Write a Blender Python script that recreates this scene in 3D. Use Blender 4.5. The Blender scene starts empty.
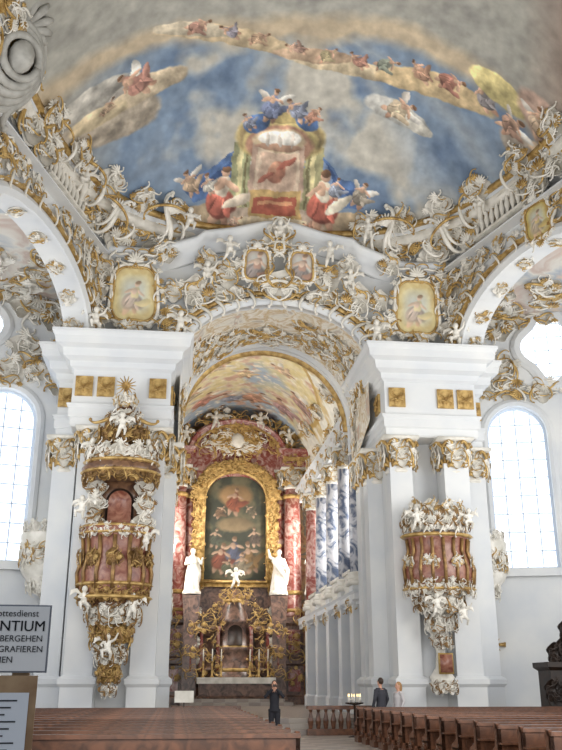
import bpy, math, random
from mathutils import Vector, Matrix, noise, geometry
from math import sin, cos, pi, sqrt, atan2, radians
R = random.Random(7)
V = Vector
COL = bpy.context.scene.collection

# ------------------------------------------------------------ materials
def lin(c): return tuple((x/12.92 if x <= .04045 else ((x+.055)/1.055)**2.4) for x in c[:3])
def mat(name, c, rough=.6, metal=0., c2=None, scale=3., bump=0., emis=0., det=6, lo=.35, hi=.65, dist=0., bscale=None):
    m = bpy.data.materials.new(name); m.use_nodes = True
    nt = m.node_tree; b = nt.nodes['Principled BSDF']
    b.inputs['Roughness'].default_value = rough; b.inputs['Metallic'].default_value = metal
    b.inputs['Base Color'].default_value = (*lin(c), 1)
    tc = nt.nodes.new('ShaderNodeTexCoord')
    if c2:
        n = nt.nodes.new('ShaderNodeTexNoise'); n.inputs['Scale'].default_value = scale
        n.inputs['Detail'].default_value = det; n.inputs['Distortion'].default_value = dist
        r = nt.nodes.new('ShaderNodeValToRGB')
        r.color_ramp.elements[0].position = lo; r.color_ramp.elements[1].position = hi
        r.color_ramp.elements[0].color = (*lin(c), 1); r.color_ramp.elements[1].color = (*lin(c2), 1)
        nt.links.new(tc.outputs['Object'], n.inputs['Vector'])
        nt.links.new(n.outputs['Fac'], r.inputs['Fac']); nt.links.new(r.outputs['Color'], b.inputs['Base Color'])
    if bump:
        n2 = nt.nodes.new('ShaderNodeTexNoise'); n2.inputs['Scale'].default_value = bscale or scale*2
        n2.inputs['Detail'].default_value = 4
        bp = nt.nodes.new('ShaderNodeBump'); bp.inputs['Strength'].default_value = bump; bp.inputs['Distance'].default_value = .1
        nt.links.new(tc.outputs['Object'], n2.inputs['Vector'])
        nt.links.new(n2.outputs['Fac'], bp.inputs['Height']); nt.links.new(bp.outputs['Normal'], b.inputs['Normal'])
    if emis:
        b.inputs['Emission Color'].default_value = (*lin(c), 1); b.inputs['Emission Strength'].default_value = emis
    return m
def ramp_mat(name, cols, scale, rough=.7, bump=.4, dist=.8):
    m = mat(name, cols[0], rough, c2=cols[1], scale=scale, bump=bump, dist=dist)
    r = [n for n in m.node_tree.nodes if n.type == 'VALTORGB'][0].color_ramp
    while len(r.elements) > 1: r.elements.remove(r.elements[-1])
    k = len(cols)
    r.elements[0].position = .3; r.elements[0].color = (*lin(cols[0]), 1)
    for i in range(1, k):
        e = r.elements.new(.3+.4*i/(k-1)); e.color = (*lin(cols[i]), 1)
    return m
def vcmat(name, rough=.75):
    m = bpy.data.materials.new(name); m.use_nodes = True
    nt = m.node_tree; b = nt.nodes['Principled BSDF']; b.inputs['Roughness'].default_value = rough
    a = nt.nodes.new('ShaderNodeAttribute'); a.attribute_name = 'Col'
    tc = nt.nodes.new('ShaderNodeTexCoord'); n = nt.nodes.new('ShaderNodeTexNoise')
    n.inputs['Scale'].default_value = 2.2; n.inputs['Detail'].default_value = 8
    mp = nt.nodes.new('ShaderNodeMapRange'); mp.inputs['From Min'].default_value = .25; mp.inputs['From Max'].default_value = .75
    mp.inputs['To Min'].default_value = .84; mp.inputs['To Max'].default_value = 1.16
    mx = nt.nodes.new('ShaderNodeVectorMath'); mx.operation = 'SCALE'
    nt.links.new(tc.outputs['Object'], n.inputs['Vector']); nt.links.new(n.outputs['Fac'], mp.inputs['Value'])
    nt.links.new(a.outputs['Color'], mx.inputs[0]); nt.links.new(mp.outputs['Result'], mx.inputs['Scale'])
    nt.links.new(mx.outputs['Vector'], b.inputs['Base Color'])
    return m
WALL = mat('white_plaster', (.81, .82, .83), .8, c2=(.87, .87, .86), scale=.6)
ST = mat('white_stucco', (.93, .91, .87), .6, c2=(.81, .79, .74), scale=2.5, bump=.2)
STG = mat('grey_stucco', (.72, .71, .68), .6, c2=(.60, .59, .56), scale=2.5, bump=.3)
GO = mat('gilding', (.82, .69, .44), .42, .35, c2=(.60, .47, .26), scale=4, bump=.3)
RM = mat('red_marble', (.56, .30, .27), .25, c2=(.82, .70, .66), scale=2.2, det=9, lo=.42, hi=.70, dist=1.5)
BM = mat('blue_marble', (.82, .82, .84), .3, c2=(.38, .43, .53), scale=1.6, det=9, lo=.44, hi=.60, dist=2.)
DM = mat('dark_marble', (.27, .22, .20), .3, c2=(.54, .42, .36), scale=2.5, det=9, dist=1.5)
WD = mat('pew_wood', (.46, .30, .21), .35, c2=(.30, .19, .13), scale=5, dist=1)
WD2 = mat('dark_wood', (.20, .14, .10), .5, c2=(.12, .08, .06), scale=5)
WD3 = mat('light_wood', (.72, .60, .46), .5, c2=(.60, .47, .34), scale=9)
PANE = mat('daylit_pane', (.93, .96, 1.), .5, emis=1.7)
PANE2 = mat('daylit_choir_pane', (.86, .91, 1.), .5, emis=.9)
LEAD = mat('window_lead', (.74, .78, .83), .5, emis=.25)
PINK = ramp_mat('painted_stucco', [(.86, .83, .77), (.80, .73, .60), (.90, .88, .84), (.76, .66, .50), (.88, .86, .81), (.74, .70, .65), (.80, .68, .59)], 1.1)
ROSE = ramp_mat('painted_aisle_vault', [(.84, .82, .79), (.78, .70, .65), (.86, .84, .80), (.68, .71, .74), (.83, .76, .69)], .5)
REDP = ramp_mat('apse_painting', [(.35, .22, .18), (.55, .35, .25), (.70, .55, .38), (.42, .40, .36), (.75, .66, .52)], 1.3)
VC = vcmat('fresco_paint')
FLOOR = bpy.data.materials.new('stone_floor'); FLOOR.use_nodes = True
_n = FLOOR.node_tree; _c = _n.nodes.new('ShaderNodeTexChecker'); _t = _n.nodes.new('ShaderNodeTexCoord')
_c.inputs['Scale'].default_value = 1.6; _c.inputs['Color1'].default_value = (*lin((.66, .62, .58)), 1); _c.inputs['Color2'].default_value = (*lin((.58, .54, .51)), 1)
_n.links.new(_t.outputs['Object'], _c.inputs['Vector']); _n.links.new(_c.outputs['Color'], _n.nodes['Principled BSDF'].inputs['Base Color'])
_n.nodes['Principled BSDF'].inputs['Roughness'].default_value = .45

# ------------------------------------------------------------ mesh builder
class MB:
    def __init__(s): s.v = []; s.f = []; s.m = []
    def add(s, vs, fs, mi=0):
        o = len(s.v); s.v += [tuple(p) for p in vs]; s.f += [[o+i for i in f] for f in fs]; s.m += [mi]*len(fs)
    def put(s, o, M, mi=None):
        k = len(s.v); s.v += [tuple(M @ V(p)) for p in o.v]; s.f += [[k+i for i in f] for f in o.f]
        s.m += (o.m if mi is None else [mi]*len(o.f))
    def rings(s, rings, mi=0, close=True, caps=True):
        n = len(rings[0]); vs = [p for r in rings for p in r]; fs = []
        for i in range(len(rings)-1):
            for j in range(n if close else n-1):
                k = (j+1) % n; fs.append((i*n+j, i*n+k, (i+1)*n+k, (i+1)*n+j))
        if caps and close: fs += [tuple(range(n-1, -1, -1)), tuple(range((len(rings)-1)*n, len(rings)*n))]
        s.add(vs, fs, mi)
    def box(s, a, b, mi=0):
        x0, y0, z0 = a; x1, y1, z1 = b
        s.rings([[(x0, y0, z0), (x1, y0, z0), (x1, y1, z0), (x0, y1, z0)], [(x0, y0, z1), (x1, y0, z1), (x1, y1, z1), (x0, y1, z1)]], mi)
    def prof(s, x0, x1, y0, y1, prof, mi=0):
        s.rings([[(x0-o, y0-o, z), (x1+o, y0-o, z), (x1+o, y1+o, z), (x0-o, y1+o, z)] for o, z in prof], mi)
    def lathe(s, prof, c=(0, 0, 0), n=16, mi=0, sx=1, sy=1, fold=0, nf=7):
        rs = []
        for r, z in prof:
            rs.append([(c[0]+sx*r*(1+fold*sin(nf*t+z*2))*cos(t), c[1]+sy*r*(1+fold*sin(nf*t+z*2))*sin(t), c[2]+z) for t in [2*pi*j/n for j in range(n)]])
        s.rings(rs, mi)
    def tube(s, pts, rad, n=6, mi=0, flat=1.):
        pts = [V(p) for p in pts]; L = len(pts)
        if not hasattr(rad, '__len__'): rad = [rad]*L
        rs = []; nr = None
        for i in range(L):
            t = (pts[min(i+1, L-1)]-pts[max(i-1, 0)])
            t = t.normalized() if t.length > 1e-9 else V((0, 0, 1))
            if nr is None: nr = V((0, 1, 0)) if abs(t.y) < .9 else V((1, 0, 0))
            nr = nr - t*nr.dot(t); nr.normalize(); b = t.cross(nr)
            rs.append([pts[i]+(nr*cos(a)*flat+b*sin(a))*rad[i] for a in [2*pi*j/n for j in range(n)]])
        s.rings(rs, mi)
    def ell(s, c, r, mi=0, n=10, m=6, M=None):
        if not hasattr(r, '__len__'): r = (r, r, r)
        rs = []
        for i in range(m+1):
            p = pi*(.03+.94*i/m)
            ring = [V((r[0]*sin(p)*cos(2*pi*j/n), r[1]*sin(p)*sin(2*pi*j/n), -r[2]*cos(p))) for j in range(n)]
            if M: ring = [M @ q for q in ring]
            rs.append([q+V(c) for q in ring])
        s.rings(rs, mi)
    def sweep(s, path, prof, b, mi=0, closed=False):
        path = [V(p) for p in path]; b = V(b).normalized(); L = len(path); rs = []
        for i in range(L):
            if closed: t = path[(i+1) % L]-path[i-1]
            else: t = path[min(i+1, L-1)]-path[max(i-1, 0)]
            nn = t.normalized().cross(b).normalized()
            rs.append([path[i]+nn*p+b*q for p, q in prof])
        if closed: rs.append(rs[0])
        s.rings(rs, mi, caps=not closed)
    def plate(s, loops, y0, y1, mi=0):
        vs = [V((x, z, 0)) for l in loops for x, z in l]
        tri = geometry.tessellate_polygon([[V((x, z, 0)) for x, z in l] for l in loops])
        N = len(vs)
        pts = [(p.x, y0, p.y) for p in vs]+[(p.x, y1, p.y) for p in vs]
        fs = [tuple(t) for t in tri]+[tuple(i+N for i in reversed(t)) for t in tri]; o = 0
        for l in loops:
            for i in range(len(l)):
                j = (i+1) % len(l); fs.append((o+i, o+j, o+j+N, o+i+N))
            o += len(l)
        s.add(pts, fs, mi)
    def mesh(s, mats, smooth=True, name='m'):
        me = bpy.data.meshes.new(name); me.from_pydata(s.v, [], s.f)
        for m in mats: me.materials.append(m)
        me.polygons.foreach_set('material_index', s.m)
        me.polygons.foreach_set('use_smooth', [smooth]*len(s.f)); me.update()
        return me
def props(o, label=None, cat=None, group=None, kind=None):
    if label: o['label'] = label
    if cat: o['category'] = cat
    if group: o['group'] = group
    if kind: o['kind'] = kind
def mkobj(name, me, parent=None, M=None, **k):
    o = bpy.data.objects.new(name, me); COL.objects.link(o)
    if parent: o.parent = parent
    if M is not None: o.matrix_local = M
    props(o, **k); return o
def empty(name, M=None, **k):
    o = bpy.data.objects.new(name, None); o.empty_display_size = .2; COL.objects.link(o)
    if M is not None: o.matrix_world = M
    props(o, **k); return o
def orient(loc, n=(0, -1, 0), up=(0, 0, 1), s=1, fx=1):
    y = -V(n).normalized(); z = V(up); z = (z-y*z.dot(y)).normalized(); x = y.cross(z)
    return Matrix(((x.x*s*fx, y.x*s, z.x*s, loc[0]), (x.y*s*fx, y.y*s, z.y*s, loc[1]), (x.z*s*fx, y.z*s, z.z*s, loc[2]), (0, 0, 0, 1)))
T = Matrix.Translation
def remesh(mb, vox, mats):
    me = mb.mesh(mats); o = bpy.data.objects.new('tmp', me); COL.objects.link(o)
    md = o.modifiers.new('r', 'REMESH'); md.mode = 'VOXEL'; md.voxel_size = vox; md.use_smooth_shade = True
    sm = o.modifiers.new('s', 'SMOOTH'); sm.iterations = 2
    bpy.context.view_layer.update()
    r = bpy.data.meshes.new_from_object(o.evaluated_get(bpy.context.evaluated_depsgraph_get()))
    bpy.data.objects.remove(o); return r

# ------------------------------------------------------------ rococo ornament
def scroll(mb, c, size, ang, kind='C', th=.1, y=0, fx=1, n=15):
    h = 0; x = z = 0; P = []
    for i in range(n):
        s = i/(n-1); P.append((x, z)); a = abs(2*s-1)
        k = 2*pi*(.22+1.9*a**3)/n
        if kind == 'S' and s < .5: k = -k
        h += k; x += cos(h); z += sin(h)
    cx = (max(p[0] for p in P)+min(p[0] for p in P))/2; cz = (max(p[1] for p in P)+min(p[1] for p in P))/2
    ex = max(max(p[0] for p in P)-min(p[0] for p in P), max(p[1] for p in P)-min(p[1] for p in P)); k = size/ex
    ca, sa = cos(ang), sin(ang); Q = []
    for i, (px, pz) in enumerate(P):
        u, w = (px-cx)*k, (pz-cz)*k
        Q.append(((c[0]+u*ca-w*sa)*fx, y-size*.12*sin(pi*i/(n-1))-.03, c[1]+u*sa+w*ca))
    mb.tube(Q, [size*th*(.4+.6*sin(pi*i/(n-1))) for i in range(n)], 5)
    mb.ell(Q[0], size*th*.9, n=6, m=4); mb.ell(Q[-1], size*th*.9, n=6, m=4)
def spray(mb, c, size, ang, n=5, y=0, fx=1, spread=1.6):
    for j in range(n):
        a = ang+spread*(j/(n-1)-.5); L = size*(.7+.3*cos(pi*(j/(n-1)-.5)))
        Q = []; x, z = c
        for i in range(5):
            Q.append((x*fx, y-.03-size*.16*sin(pi*i/4*.7), z)); x += cos(a)*L/4; z += sin(a)*L/4; a += .25*(j/(n-1)-.5)
        w = size*spread/n*.42
        mb.tube(Q, [w*.25, w*.55, w*.85, w*1.05, w*.55], 5, flat=.6)
def cluster(seed, w, h, n, mirror=False, gold=.4, smin=.2, smax=.5):
    r = random.Random(seed); A, B = MB(), MB()
    for i in range(n):
        m = B if r.random() < gold else A
        while True:
            x, z = r.uniform(-1, 1), r.uniform(-1, 1)
            if x*x+z*z < 1: break
        c = (x*w*.44, z*h*.44); sz = r.uniform(smin, smax)*min(w, h); ang = r.uniform(0, 6.28); k = r.random()
        for fx in ((1, -1) if mirror else (1,)):
            if k < .78: scroll(m, c, sz*1.1, ang, 'C' if k < .42 else 'S', r.uniform(.055, .09) if not mirror else .075, r.uniform(-.06, 0)*h if not mirror else -.04*h, fx)
            else: spray(m, c, sz*.7, ang, 7, -.04*h, fx)
    P = [(w*.44*cos(t)*(1+.16*sin(5*t+seed)), h*.44*sin(t)*(1+.16*sin(3*t+seed*2))) for t in [2*pi*j/28 for j in range(28)]]
    A.plate([P], -.02*h, .06*h)
    return A, B
CL = [cluster(i, 1, 1, 22) for i in range(7)]
CLW = [cluster(20+i, 1.9, .8, 26, smin=.25, smax=.65) for i in range(3)]
CLM = [cluster(30+i, 1.2, 1.2, 14, mirror=True) for i in range(4)]
def unit(seed):
    A, B = MB(), MB(); scroll(A, (0, 0), .9, .3, 'S', .08); scroll(B, (.1, .12), .5, 1.2, 'C', .08, -.06); scroll(B, (-.25, -.1), .4, 2.4, 'S', .08, -.06); spray(A, (-.2, .1), .35, 1.7, 7); scroll(A, (.3, -.1), .35, 4, 'C', .1, -.04)
    return A, B
UN = unit(1)
MESH = {}
def cm(key, pair, wm):
    if (key, wm.name) not in MESH: MESH[(key, wm.name)] = (pair[0].mesh([wm]), pair[1].mesh([GO if wm is ST else wm]))
    return MESH[(key, wm.name)]
def orn(key, pair, M, label='white and gilded rococo stucco scrollwork on the church wall', group='rococo stucco scrollwork', name='stucco_ornament', wm=None):
    a, b = cm(key, pair, wm or ST)
    o = empty(name, M, label=label, cat='stucco ornament', group=group)
    mkobj('scrollwork', a, o); mkobj('gilded_scrollwork' if not wm else 'scrollwork', b, o); return o
def ornr(loc, n=(0, -1, 0), s=1., up=(0, 0, 1), wide=False, mir=False, **k):
    L = CLW if wide else (CLM if mir else CL); i = R.randrange(len(L))
    return orn(('w' if wide else 'm' if mir else 'c')+str(i), L[i], orient(loc, n, up, s, R.choice((1, -1))), **k)

# ------------------------------------------------------------ painting helper
def prep(shapes):
    out = []
    for sh in shapes:
        if sh[0] == 'e':
            _, x, y, a, b, rot, c = sh; m = max(a, b); out.append((0, x-m, x+m, y-m, y+m, x, y, a, b, cos(radians(rot)), sin(radians(rot)), c))
        else:
            P = sh[1]; xs = [p[0] for p in P]; ys = [p[1] for p in P]; out.append((1, min(xs), max(xs), min(ys), max(ys), P, sh[2]))
    return out
def ellc(px, py, shapes, col, soft=3, md=0.):
    for sh in shapes:
        if px < sh[1] or px > sh[2] or py < sh[3] or py > sh[4]: continue
        if sh[0] == 0:
            _, _, _, _, _, x, y, a, b, cr, sr, c = sh; dx, dy = px-x, py-y
            u, w = (dx*cr+dy*sr)/a, (-dx*sr+dy*cr)/b; d = u*u+w*w
            if d >= 1: continue
            al = min(1, (1-d)*soft); k = 1+.22*(-w*.7-u*.5)+md; c = [q*k for q in c]
        else:
            P, c = sh[5], sh[6]; ins = False; j = len(P)-1
            for i in range(len(P)):
                if (P[i][1] > py) != (P[j][1] > py) and px < (P[j][0]-P[i][0])*(py-P[i][1])/(P[j][1]-P[i][1])+P[i][0]: ins = not ins
                j = i
            if not ins: continue
            al = 1; c = [q*(1+md) for q in c]
        col = [col[i]*(1-al)+c[i]*al for i in range(3)]
    return col
def painted(nu, nv, pos, colf, name='m'):
    vs = []; cs = []
    for j in range(nv+1):
        for i in range(nu+1):
            p, q = pos(i/nu, j/nv); vs.append(p); cs += [*lin([min(1, max(0, x)) for x in colf(*q)]), 1]
    fs = [(j*(nu+1)+i, j*(nu+1)+i+1, (j+1)*(nu+1)+i+1, (j+1)*(nu+1)+i) for j in range(nv) for i in range(nu)]
    me = bpy.data.meshes.new(name); me.from_pydata(vs, [], fs)
    at = me.color_attributes.new('Col', 'FLOAT_COLOR', 'POINT'); at.data.foreach_set('color', cs)
    me.polygons.foreach_set('use_smooth', [True]*len(fs)); me.materials.append(VC); me.update(); return me
def fr(x, y, s, o=4): return noise.fractal(V((x*s, y*s, .3)), .9, 2., o)
def mixc(a, b, t): t = min(1, max(0, t)); return [a[i]*(1-t)+b[i]*t for i in range(3)]

# ------------------------------------------------------------ nave vault fresco
A0, B0, Y0, ZR, ZH = 8.6, 14.7, 15.5, 18.4, 4.6
def rr(x, y): return (abs(x/A0)**3+abs((y-Y0)/B0)**3)**(1/3)
def vz(x, y): return ZR+ZH*(1-min(1, rr(x, y))**3)
SK, GD, DB = (.80, .66, .56), (.74, .66, .45), (.34, .44, .60)
def fig(x, y, s, rot, cl, wing=False, cl2=None, mute=.28):
    S = []; cr, sr = cos(radians(rot)), sin(radians(rot)); cl = tuple(mixc(cl, (.72, .68, .62), mute))
    def e(u, w, a, b, r, c): S.append(('e', x+(u*cr-w*sr)*s, y+(u*sr+w*cr)*s, a*s, b*s, r+rot, c))
    dk = tuple(q*.8 for q in cl); lt = tuple(min(1, q*1.2) for q in cl)
    if wing: e(.28, -.22, .34, .12, -35, (.86, .84, .80)); e(-.28, -.2, .3, .1, 35, (.74, .71, .67))
    e(-.1, .38, .1, .22, 15, SK); e(.1, .38, .09, .22, -18, (.72, .57, .48))
    e(0, .16, .32, .28, 10, dk); e(-.06, .13, .26, .24, -15, cl); e(-.1, .08, .09, .2, 25, lt); e(.12, .25, .07, .2, -30, lt)
    e(.06, .2, .025, .2, 10, dk); e(-.16, .2, .02, .16, 25, dk)
    e(.28, .1, .3, .1, -30, cl2 or cl); e(0, -.12, .15, .2, 0, cl2 or cl); e(-.04, -.16, .1, .12, 0, SK)
    e(-.2, -.12, .17, .05, -30, SK); e(.18, -.14, .16, .05, 25, SK)
    e(0, -.38, .085, .1, 0, SK); e(.01, -.43, .09, .07, 0, (.48, .36, .27)); return S
SH = [('e', 120, 92, 46, 26, 20, (.70, .65, .58)), ('e', 150, 78, 40, 14, -10, (.80, .73, .62)), ('e', 100, 62, 40, 14, 0, (.72, .70, .66)), ('e', 110, 84, 26, 10, 10, (.80, .73, .60))]
SH += fig(140, 68, 36, -50, (.74, .50, .44), True)+fig(118, 78, 16, 40, (.74, .62, .5))
SH += [('e', 385, 99, 34, 12, 10, (.74, .73, .70)), ('e', 400, 104, 22, 7, 10, (.80, .78, .73))]+fig(388, 94, 32, 60, (.78, .70, .58), True)
SH += [('e', 230, 40, 80, 10, 14, (.78, .70, .57)), ('e', 330, 62, 66, 10, 6, (.79, .72, .60)), ('e', 410, 56, 56, 14, -12, (.78, .69, .54)), ('e', 300, 55, 40, 8, 0, (.72, .62, .52)), ('e', 190, 28, 40, 8, 15, (.76, .71, .62))]
for i, (x, y, s, rt, c) in enumerate(((196, 26, 22, 70, (.62, .44, .38)), (222, 33, 20, -60, (.52, .50, .56)), (250, 40, 20, 60, (.70, .56, .44)), (282, 48, 19, -70, (.60, .46, .40)), (312, 52, 20, 50, (.66, .60, .44)), (340, 54, 22, -50, (.60, .40, .34)), (368, 52, 22, 65, (.50, .54, .48)), (396, 48, 24, -50, (.66, .48, .38)), (424, 44, 26, 55, (.62, .38, .32)), (450, 36, 26, -40, (.50, .48, .50)))):
    SH += fig(x, y, s, rt, c)
SH += [('e', 458, 20, 26, 14, 0, (.82, .76, .54)), ('e', 520, 20, 56, 24, 20, (.68, .58, .52)), ('e', 500, 62, 36, 20, 30, (.60, .56, .51)), ('e', 545, 62, 30, 30, 0, (.56, .48, .43)), ('e', 510, 44, 24, 10, 20, (.76, .67, .56))]
SH += fig(520, 30, 38, 40, (.78, .72, .64), True)+fig(500, 66, 30, -60, (.44, .40, .42), True)+fig(548, 10, 34, -30, (.64, .36, .32))+fig(540, 60, 28, 20, (.56, .42, .34), True)+fig(475, 40, 26, 30, (.66, .5, .42), True)+fig(490, 15, 28, -20, (.7, .6, .5), True)
SH += [('p', [(205, 212), (352, 212), (382, 242), (174, 242)], (.70, .63, .56)), ('e', 196, 222, 34, 14, 0, (.64, .57, .47)), ('e', 362, 222, 34, 14, 0, (.62, .55, .45)),
      ('p', [(262, 116), (246, 128), (234, 158), (212, 176), (190, 184), (186, 194), (196, 206), (214, 203), (232, 192), (244, 168), (254, 142)], DB),
      ('p', [(254, 122), (243, 140), (234, 165), (218, 184), (224, 190), (240, 170), (250, 146)], (.48, .56, .68)), ('p', [(236, 164), (212, 184), (196, 190), (200, 196), (222, 190)], (.25, .34, .50)),
      ('p', [(298, 116), (314, 130), (322, 158), (342, 178), (366, 182), (374, 190), (368, 204), (348, 206), (328, 192), (316, 164), (306, 140)], DB),
      ('p', [(310, 130), (320, 160), (338, 184), (332, 192), (316, 166)], (.48, .56, .68)), ('p', [(324, 164), (346, 186), (364, 190), (362, 196), (338, 190)], (.25, .34, .50)),
      ('p', [(233, 150), (250, 146), (252, 212), (230, 214)], (.60, .60, .46)), ('p', [(306, 146), (322, 150), (326, 214), (304, 212)], (.60, .58, .44)),
      ('p', [(238, 150), (243, 149), (244, 212), (239, 213)], (.80, .76, .58)), ('p', [(311, 148), (315, 149), (317, 212), (312, 212)], (.80, .75, .57)),
      ('p', [(245, 150), (247, 150), (248, 212), (246, 212)], (.45, .42, .30)), ('p', [(308, 148), (310, 148), (310, 212), (308, 212)], (.45, .42, .30)),
      ('e', 278, 144, 46, 28, 0, GD), ('e', 278, 144, 43, 25, 0, (.56, .49, .36)), ('e', 278, 148, 39, 23, 0, (.76, .69, .48)), ('e', 278, 152, 35, 22, 0, (.64, .49, .41)), ('p', [(252, 150), (304, 150), (306, 206), (250, 206)], (.70, .60, .53)),
      ('p', [(257, 156), (299, 156), (301, 200), (255, 200)], (.79, .71, .62)), ('p', [(260, 160), (296, 160), (297, 198), (259, 198)], (.74, .64, .56)),
      ('e', 278, 147, 28, 13, 0, (.76, .68, .56)), ('e', 278, 145, 23, 9, 0, (.88, .86, .82)), ('e', 278, 154, 26, 4, 0, (.62, .50, .42)), ('e', 266, 146, 2, 8, 0, (.78, .74, .69)), ('e', 278, 146, 2, 8, 0, (.78, .74, .69)), ('e', 290, 146, 2, 8, 0, (.78, .74, .69)),
      ('e', 278, 122, 26, 8, 0, (.76, .68, .47)), ('e', 254, 130, 14, 10, -30, DB), ('e', 302, 126, 14, 9, 30, DB)]
SH += fig(268, 110, 34, 10, (.40, .46, .62), True)+fig(290, 114, 26, -40, (.46, .50, .60))+fig(308, 118, 20, 30, (.62, .42, .34))+fig(246, 128, 18, -30, (.46, .50, .60))
SH += [('e', 277, 178, 9, 12, 20, (.66, .46, .38)), ('e', 274, 174, 5, 8, 20, (.74, .56, .46)), ('e', 286, 170, 12, 3, -35, (.62, .38, .32)), ('e', 267, 184, 10, 2.5, -35, (.60, .38, .32)),
      ('p', [(252, 196), (304, 196), (306, 224), (250, 224)], (.70, .59, .40)), ('p', [(256, 202), (300, 202), (302, 219), (254, 219)], (.62, .35, .28)), ('p', [(260, 206), (296, 206), (297, 209), (259, 209)], (.76, .56, .42)), ('p', [(244, 222), (312, 222), (316, 229), (240, 229)], (.82, .76, .65)), ('p', [(234, 229), (322, 229), (328, 236), (228, 236)], (.70, .62, .54))]
SH += fig(224, 200, 54, 6, (.70, .38, .32), False, (.82, .76, .68), .1)+fig(328, 200, 56, -6, (.68, .36, .30), False, (.84, .80, .72), .1)+fig(192, 186, 26, -20, (.74, .62, .50), True)+fig(366, 190, 26, 20, (.60, .56, .50), True)+fig(340, 188, 22, 10, (.50, .54, .62))+fig(210, 190, 20, -20, (.74, .72, .68))+fig(240, 226, 14, 60, (.80, .66, .58))+fig(314, 228, 15, -60, (.76, .56, .48))
SHP = prep(SH)
def fresco(x, y):
    u = x/.038+283; w = (y-24)*30+48
    u += 2.2*fr(x, y, 2.2, 3); w += 2*fr(x+9, y, 2.2, 3)
    n = fr(x, y, .28); n2 = fr(x+5, y+3, .8); n3 = fr(x+2, y+8, 2.6, 5)
    sky = mixc((.42, .50, .60), (.56, .62, .68), .5+n2*.6)
    c = mixc(sky, (.76, .74, .69), (n+.14*n2-.08)*3)
    a = atan2(w-20, u-300)
    c = mixc(c, (.68, .71, .73), max(0, 1-abs(a-.80)/.15)*.75); c = mixc(c, (.73, .74, .73), max(0, 1-abs(a-.42)/.12)*.5)
    c = mixc(c, (.74, .69, .60), min(1, max(0, (190-abs(u-60)-w*.2)/90-1)))
    edge = 34+(u-290)**2*-.0001+14*n
    top = (edge-w)/14
    c = mixc(c, (.78, .71, .60), top+1.0)
    c = mixc(c, (.67, .66, .62), top-.8)
    c = mixc(c, (.63, .57, .52), min(1, max(0, (u-470-w*.3)/30)))
    c = mixc(c, (c[0]*.9, c[1]*.9, c[2]*.91), abs(n2)*1.2)
    c = ellc(u, w, SHP, c, 5, n3*.2)
    return [q*(1+.08*n3) for q in c]
def npos(a, b):
    x = A0*sin((a*2-1)*pi/2); ry = Y0+B0*max(0, 1-abs(x/A0)**3)**(1/3); y = min(20, ry)+(ry-min(20, ry))*b
    return (x, y, vz(x, y)), (x, y)
mkobj('ceiling', painted(620, 360, npos, fresco), kind='structure')
def npos2(a, b):
    x = A0*sin((a*2-1)*pi/2); ry = B0*max(0, 1-abs(x/A0)**3)**(1/3); y1 = min(20, Y0+ry); y = Y0-ry+(y1-Y0+ry)*b
    return (x, y, vz(x, y)), (x, y)
mkobj('ceiling_rear', painted(70, 90, npos2, lambda x, y: fresco(x, y) if y > 16 else (.6, .58, .54)), kind='structure')
mb = MB(); N = 160; rs = []
def rim(t, k=1.): c, s = cos(t), sin(t); q = (abs(c)**3+abs(s)**3)**(-1/3); return V((A0*c*q*k, Y0+B0*s*q*k, 0))
for k, z in ((1, 18.38), (1.0, 18.2), (1.03, 18.1), (1.04, 17.9), (1.07, 17.7), (1.12, 17.2), (1.2, 16.9), (1.28, 16.8)):
    rs.append([rim(2*pi*i/N, k)+V((0, 0, z)) for i in range(N)])
mb.rings(rs, 0, caps=False); mkobj('trim_1', mb.mesh([WALL]), kind='structure')
mb = MB(); mb.sweep([rim(2*pi*i/N, .995)+V((0, 0, 18.35)) for i in range(N)], [(-.1, -.1), (.1, -.1), (.1, .1), (-.1, .1)], (0, 0, 1), 0, True)
mkobj('trim_2', mb.mesh([GO]), kind='structure')
mb = MB(); mb.sweep([rim(2*pi*i/N, 1.03)+V((0, 0, 18.05)) for i in range(N)], [(-.2, -.2), (.2, -.2), (.28, .0), (.2, .2), (-.2, .2), (-.3, 0)], (0, 0, 1), 0, True)
mkobj('trim_3', mb.mesh([ST]), kind='structure')

# ------------------------------------------------------------ floor
mb = MB(); mb.box((-18, -4, -.2), (18, 60, 0)); mkobj('floor', mb.mesh([FLOOR], False), kind='structure')
mb = MB(); mb.box((-5, 31, 0), (5, 60, .17)); mb.box((-5, 31.4, .17), (5, 60, .34)); mb.box((-5, 31.8, .34), (5, 60, .5)); mkobj('floor_choir', mb.mesh([FLOOR], False), kind='structure')

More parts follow.
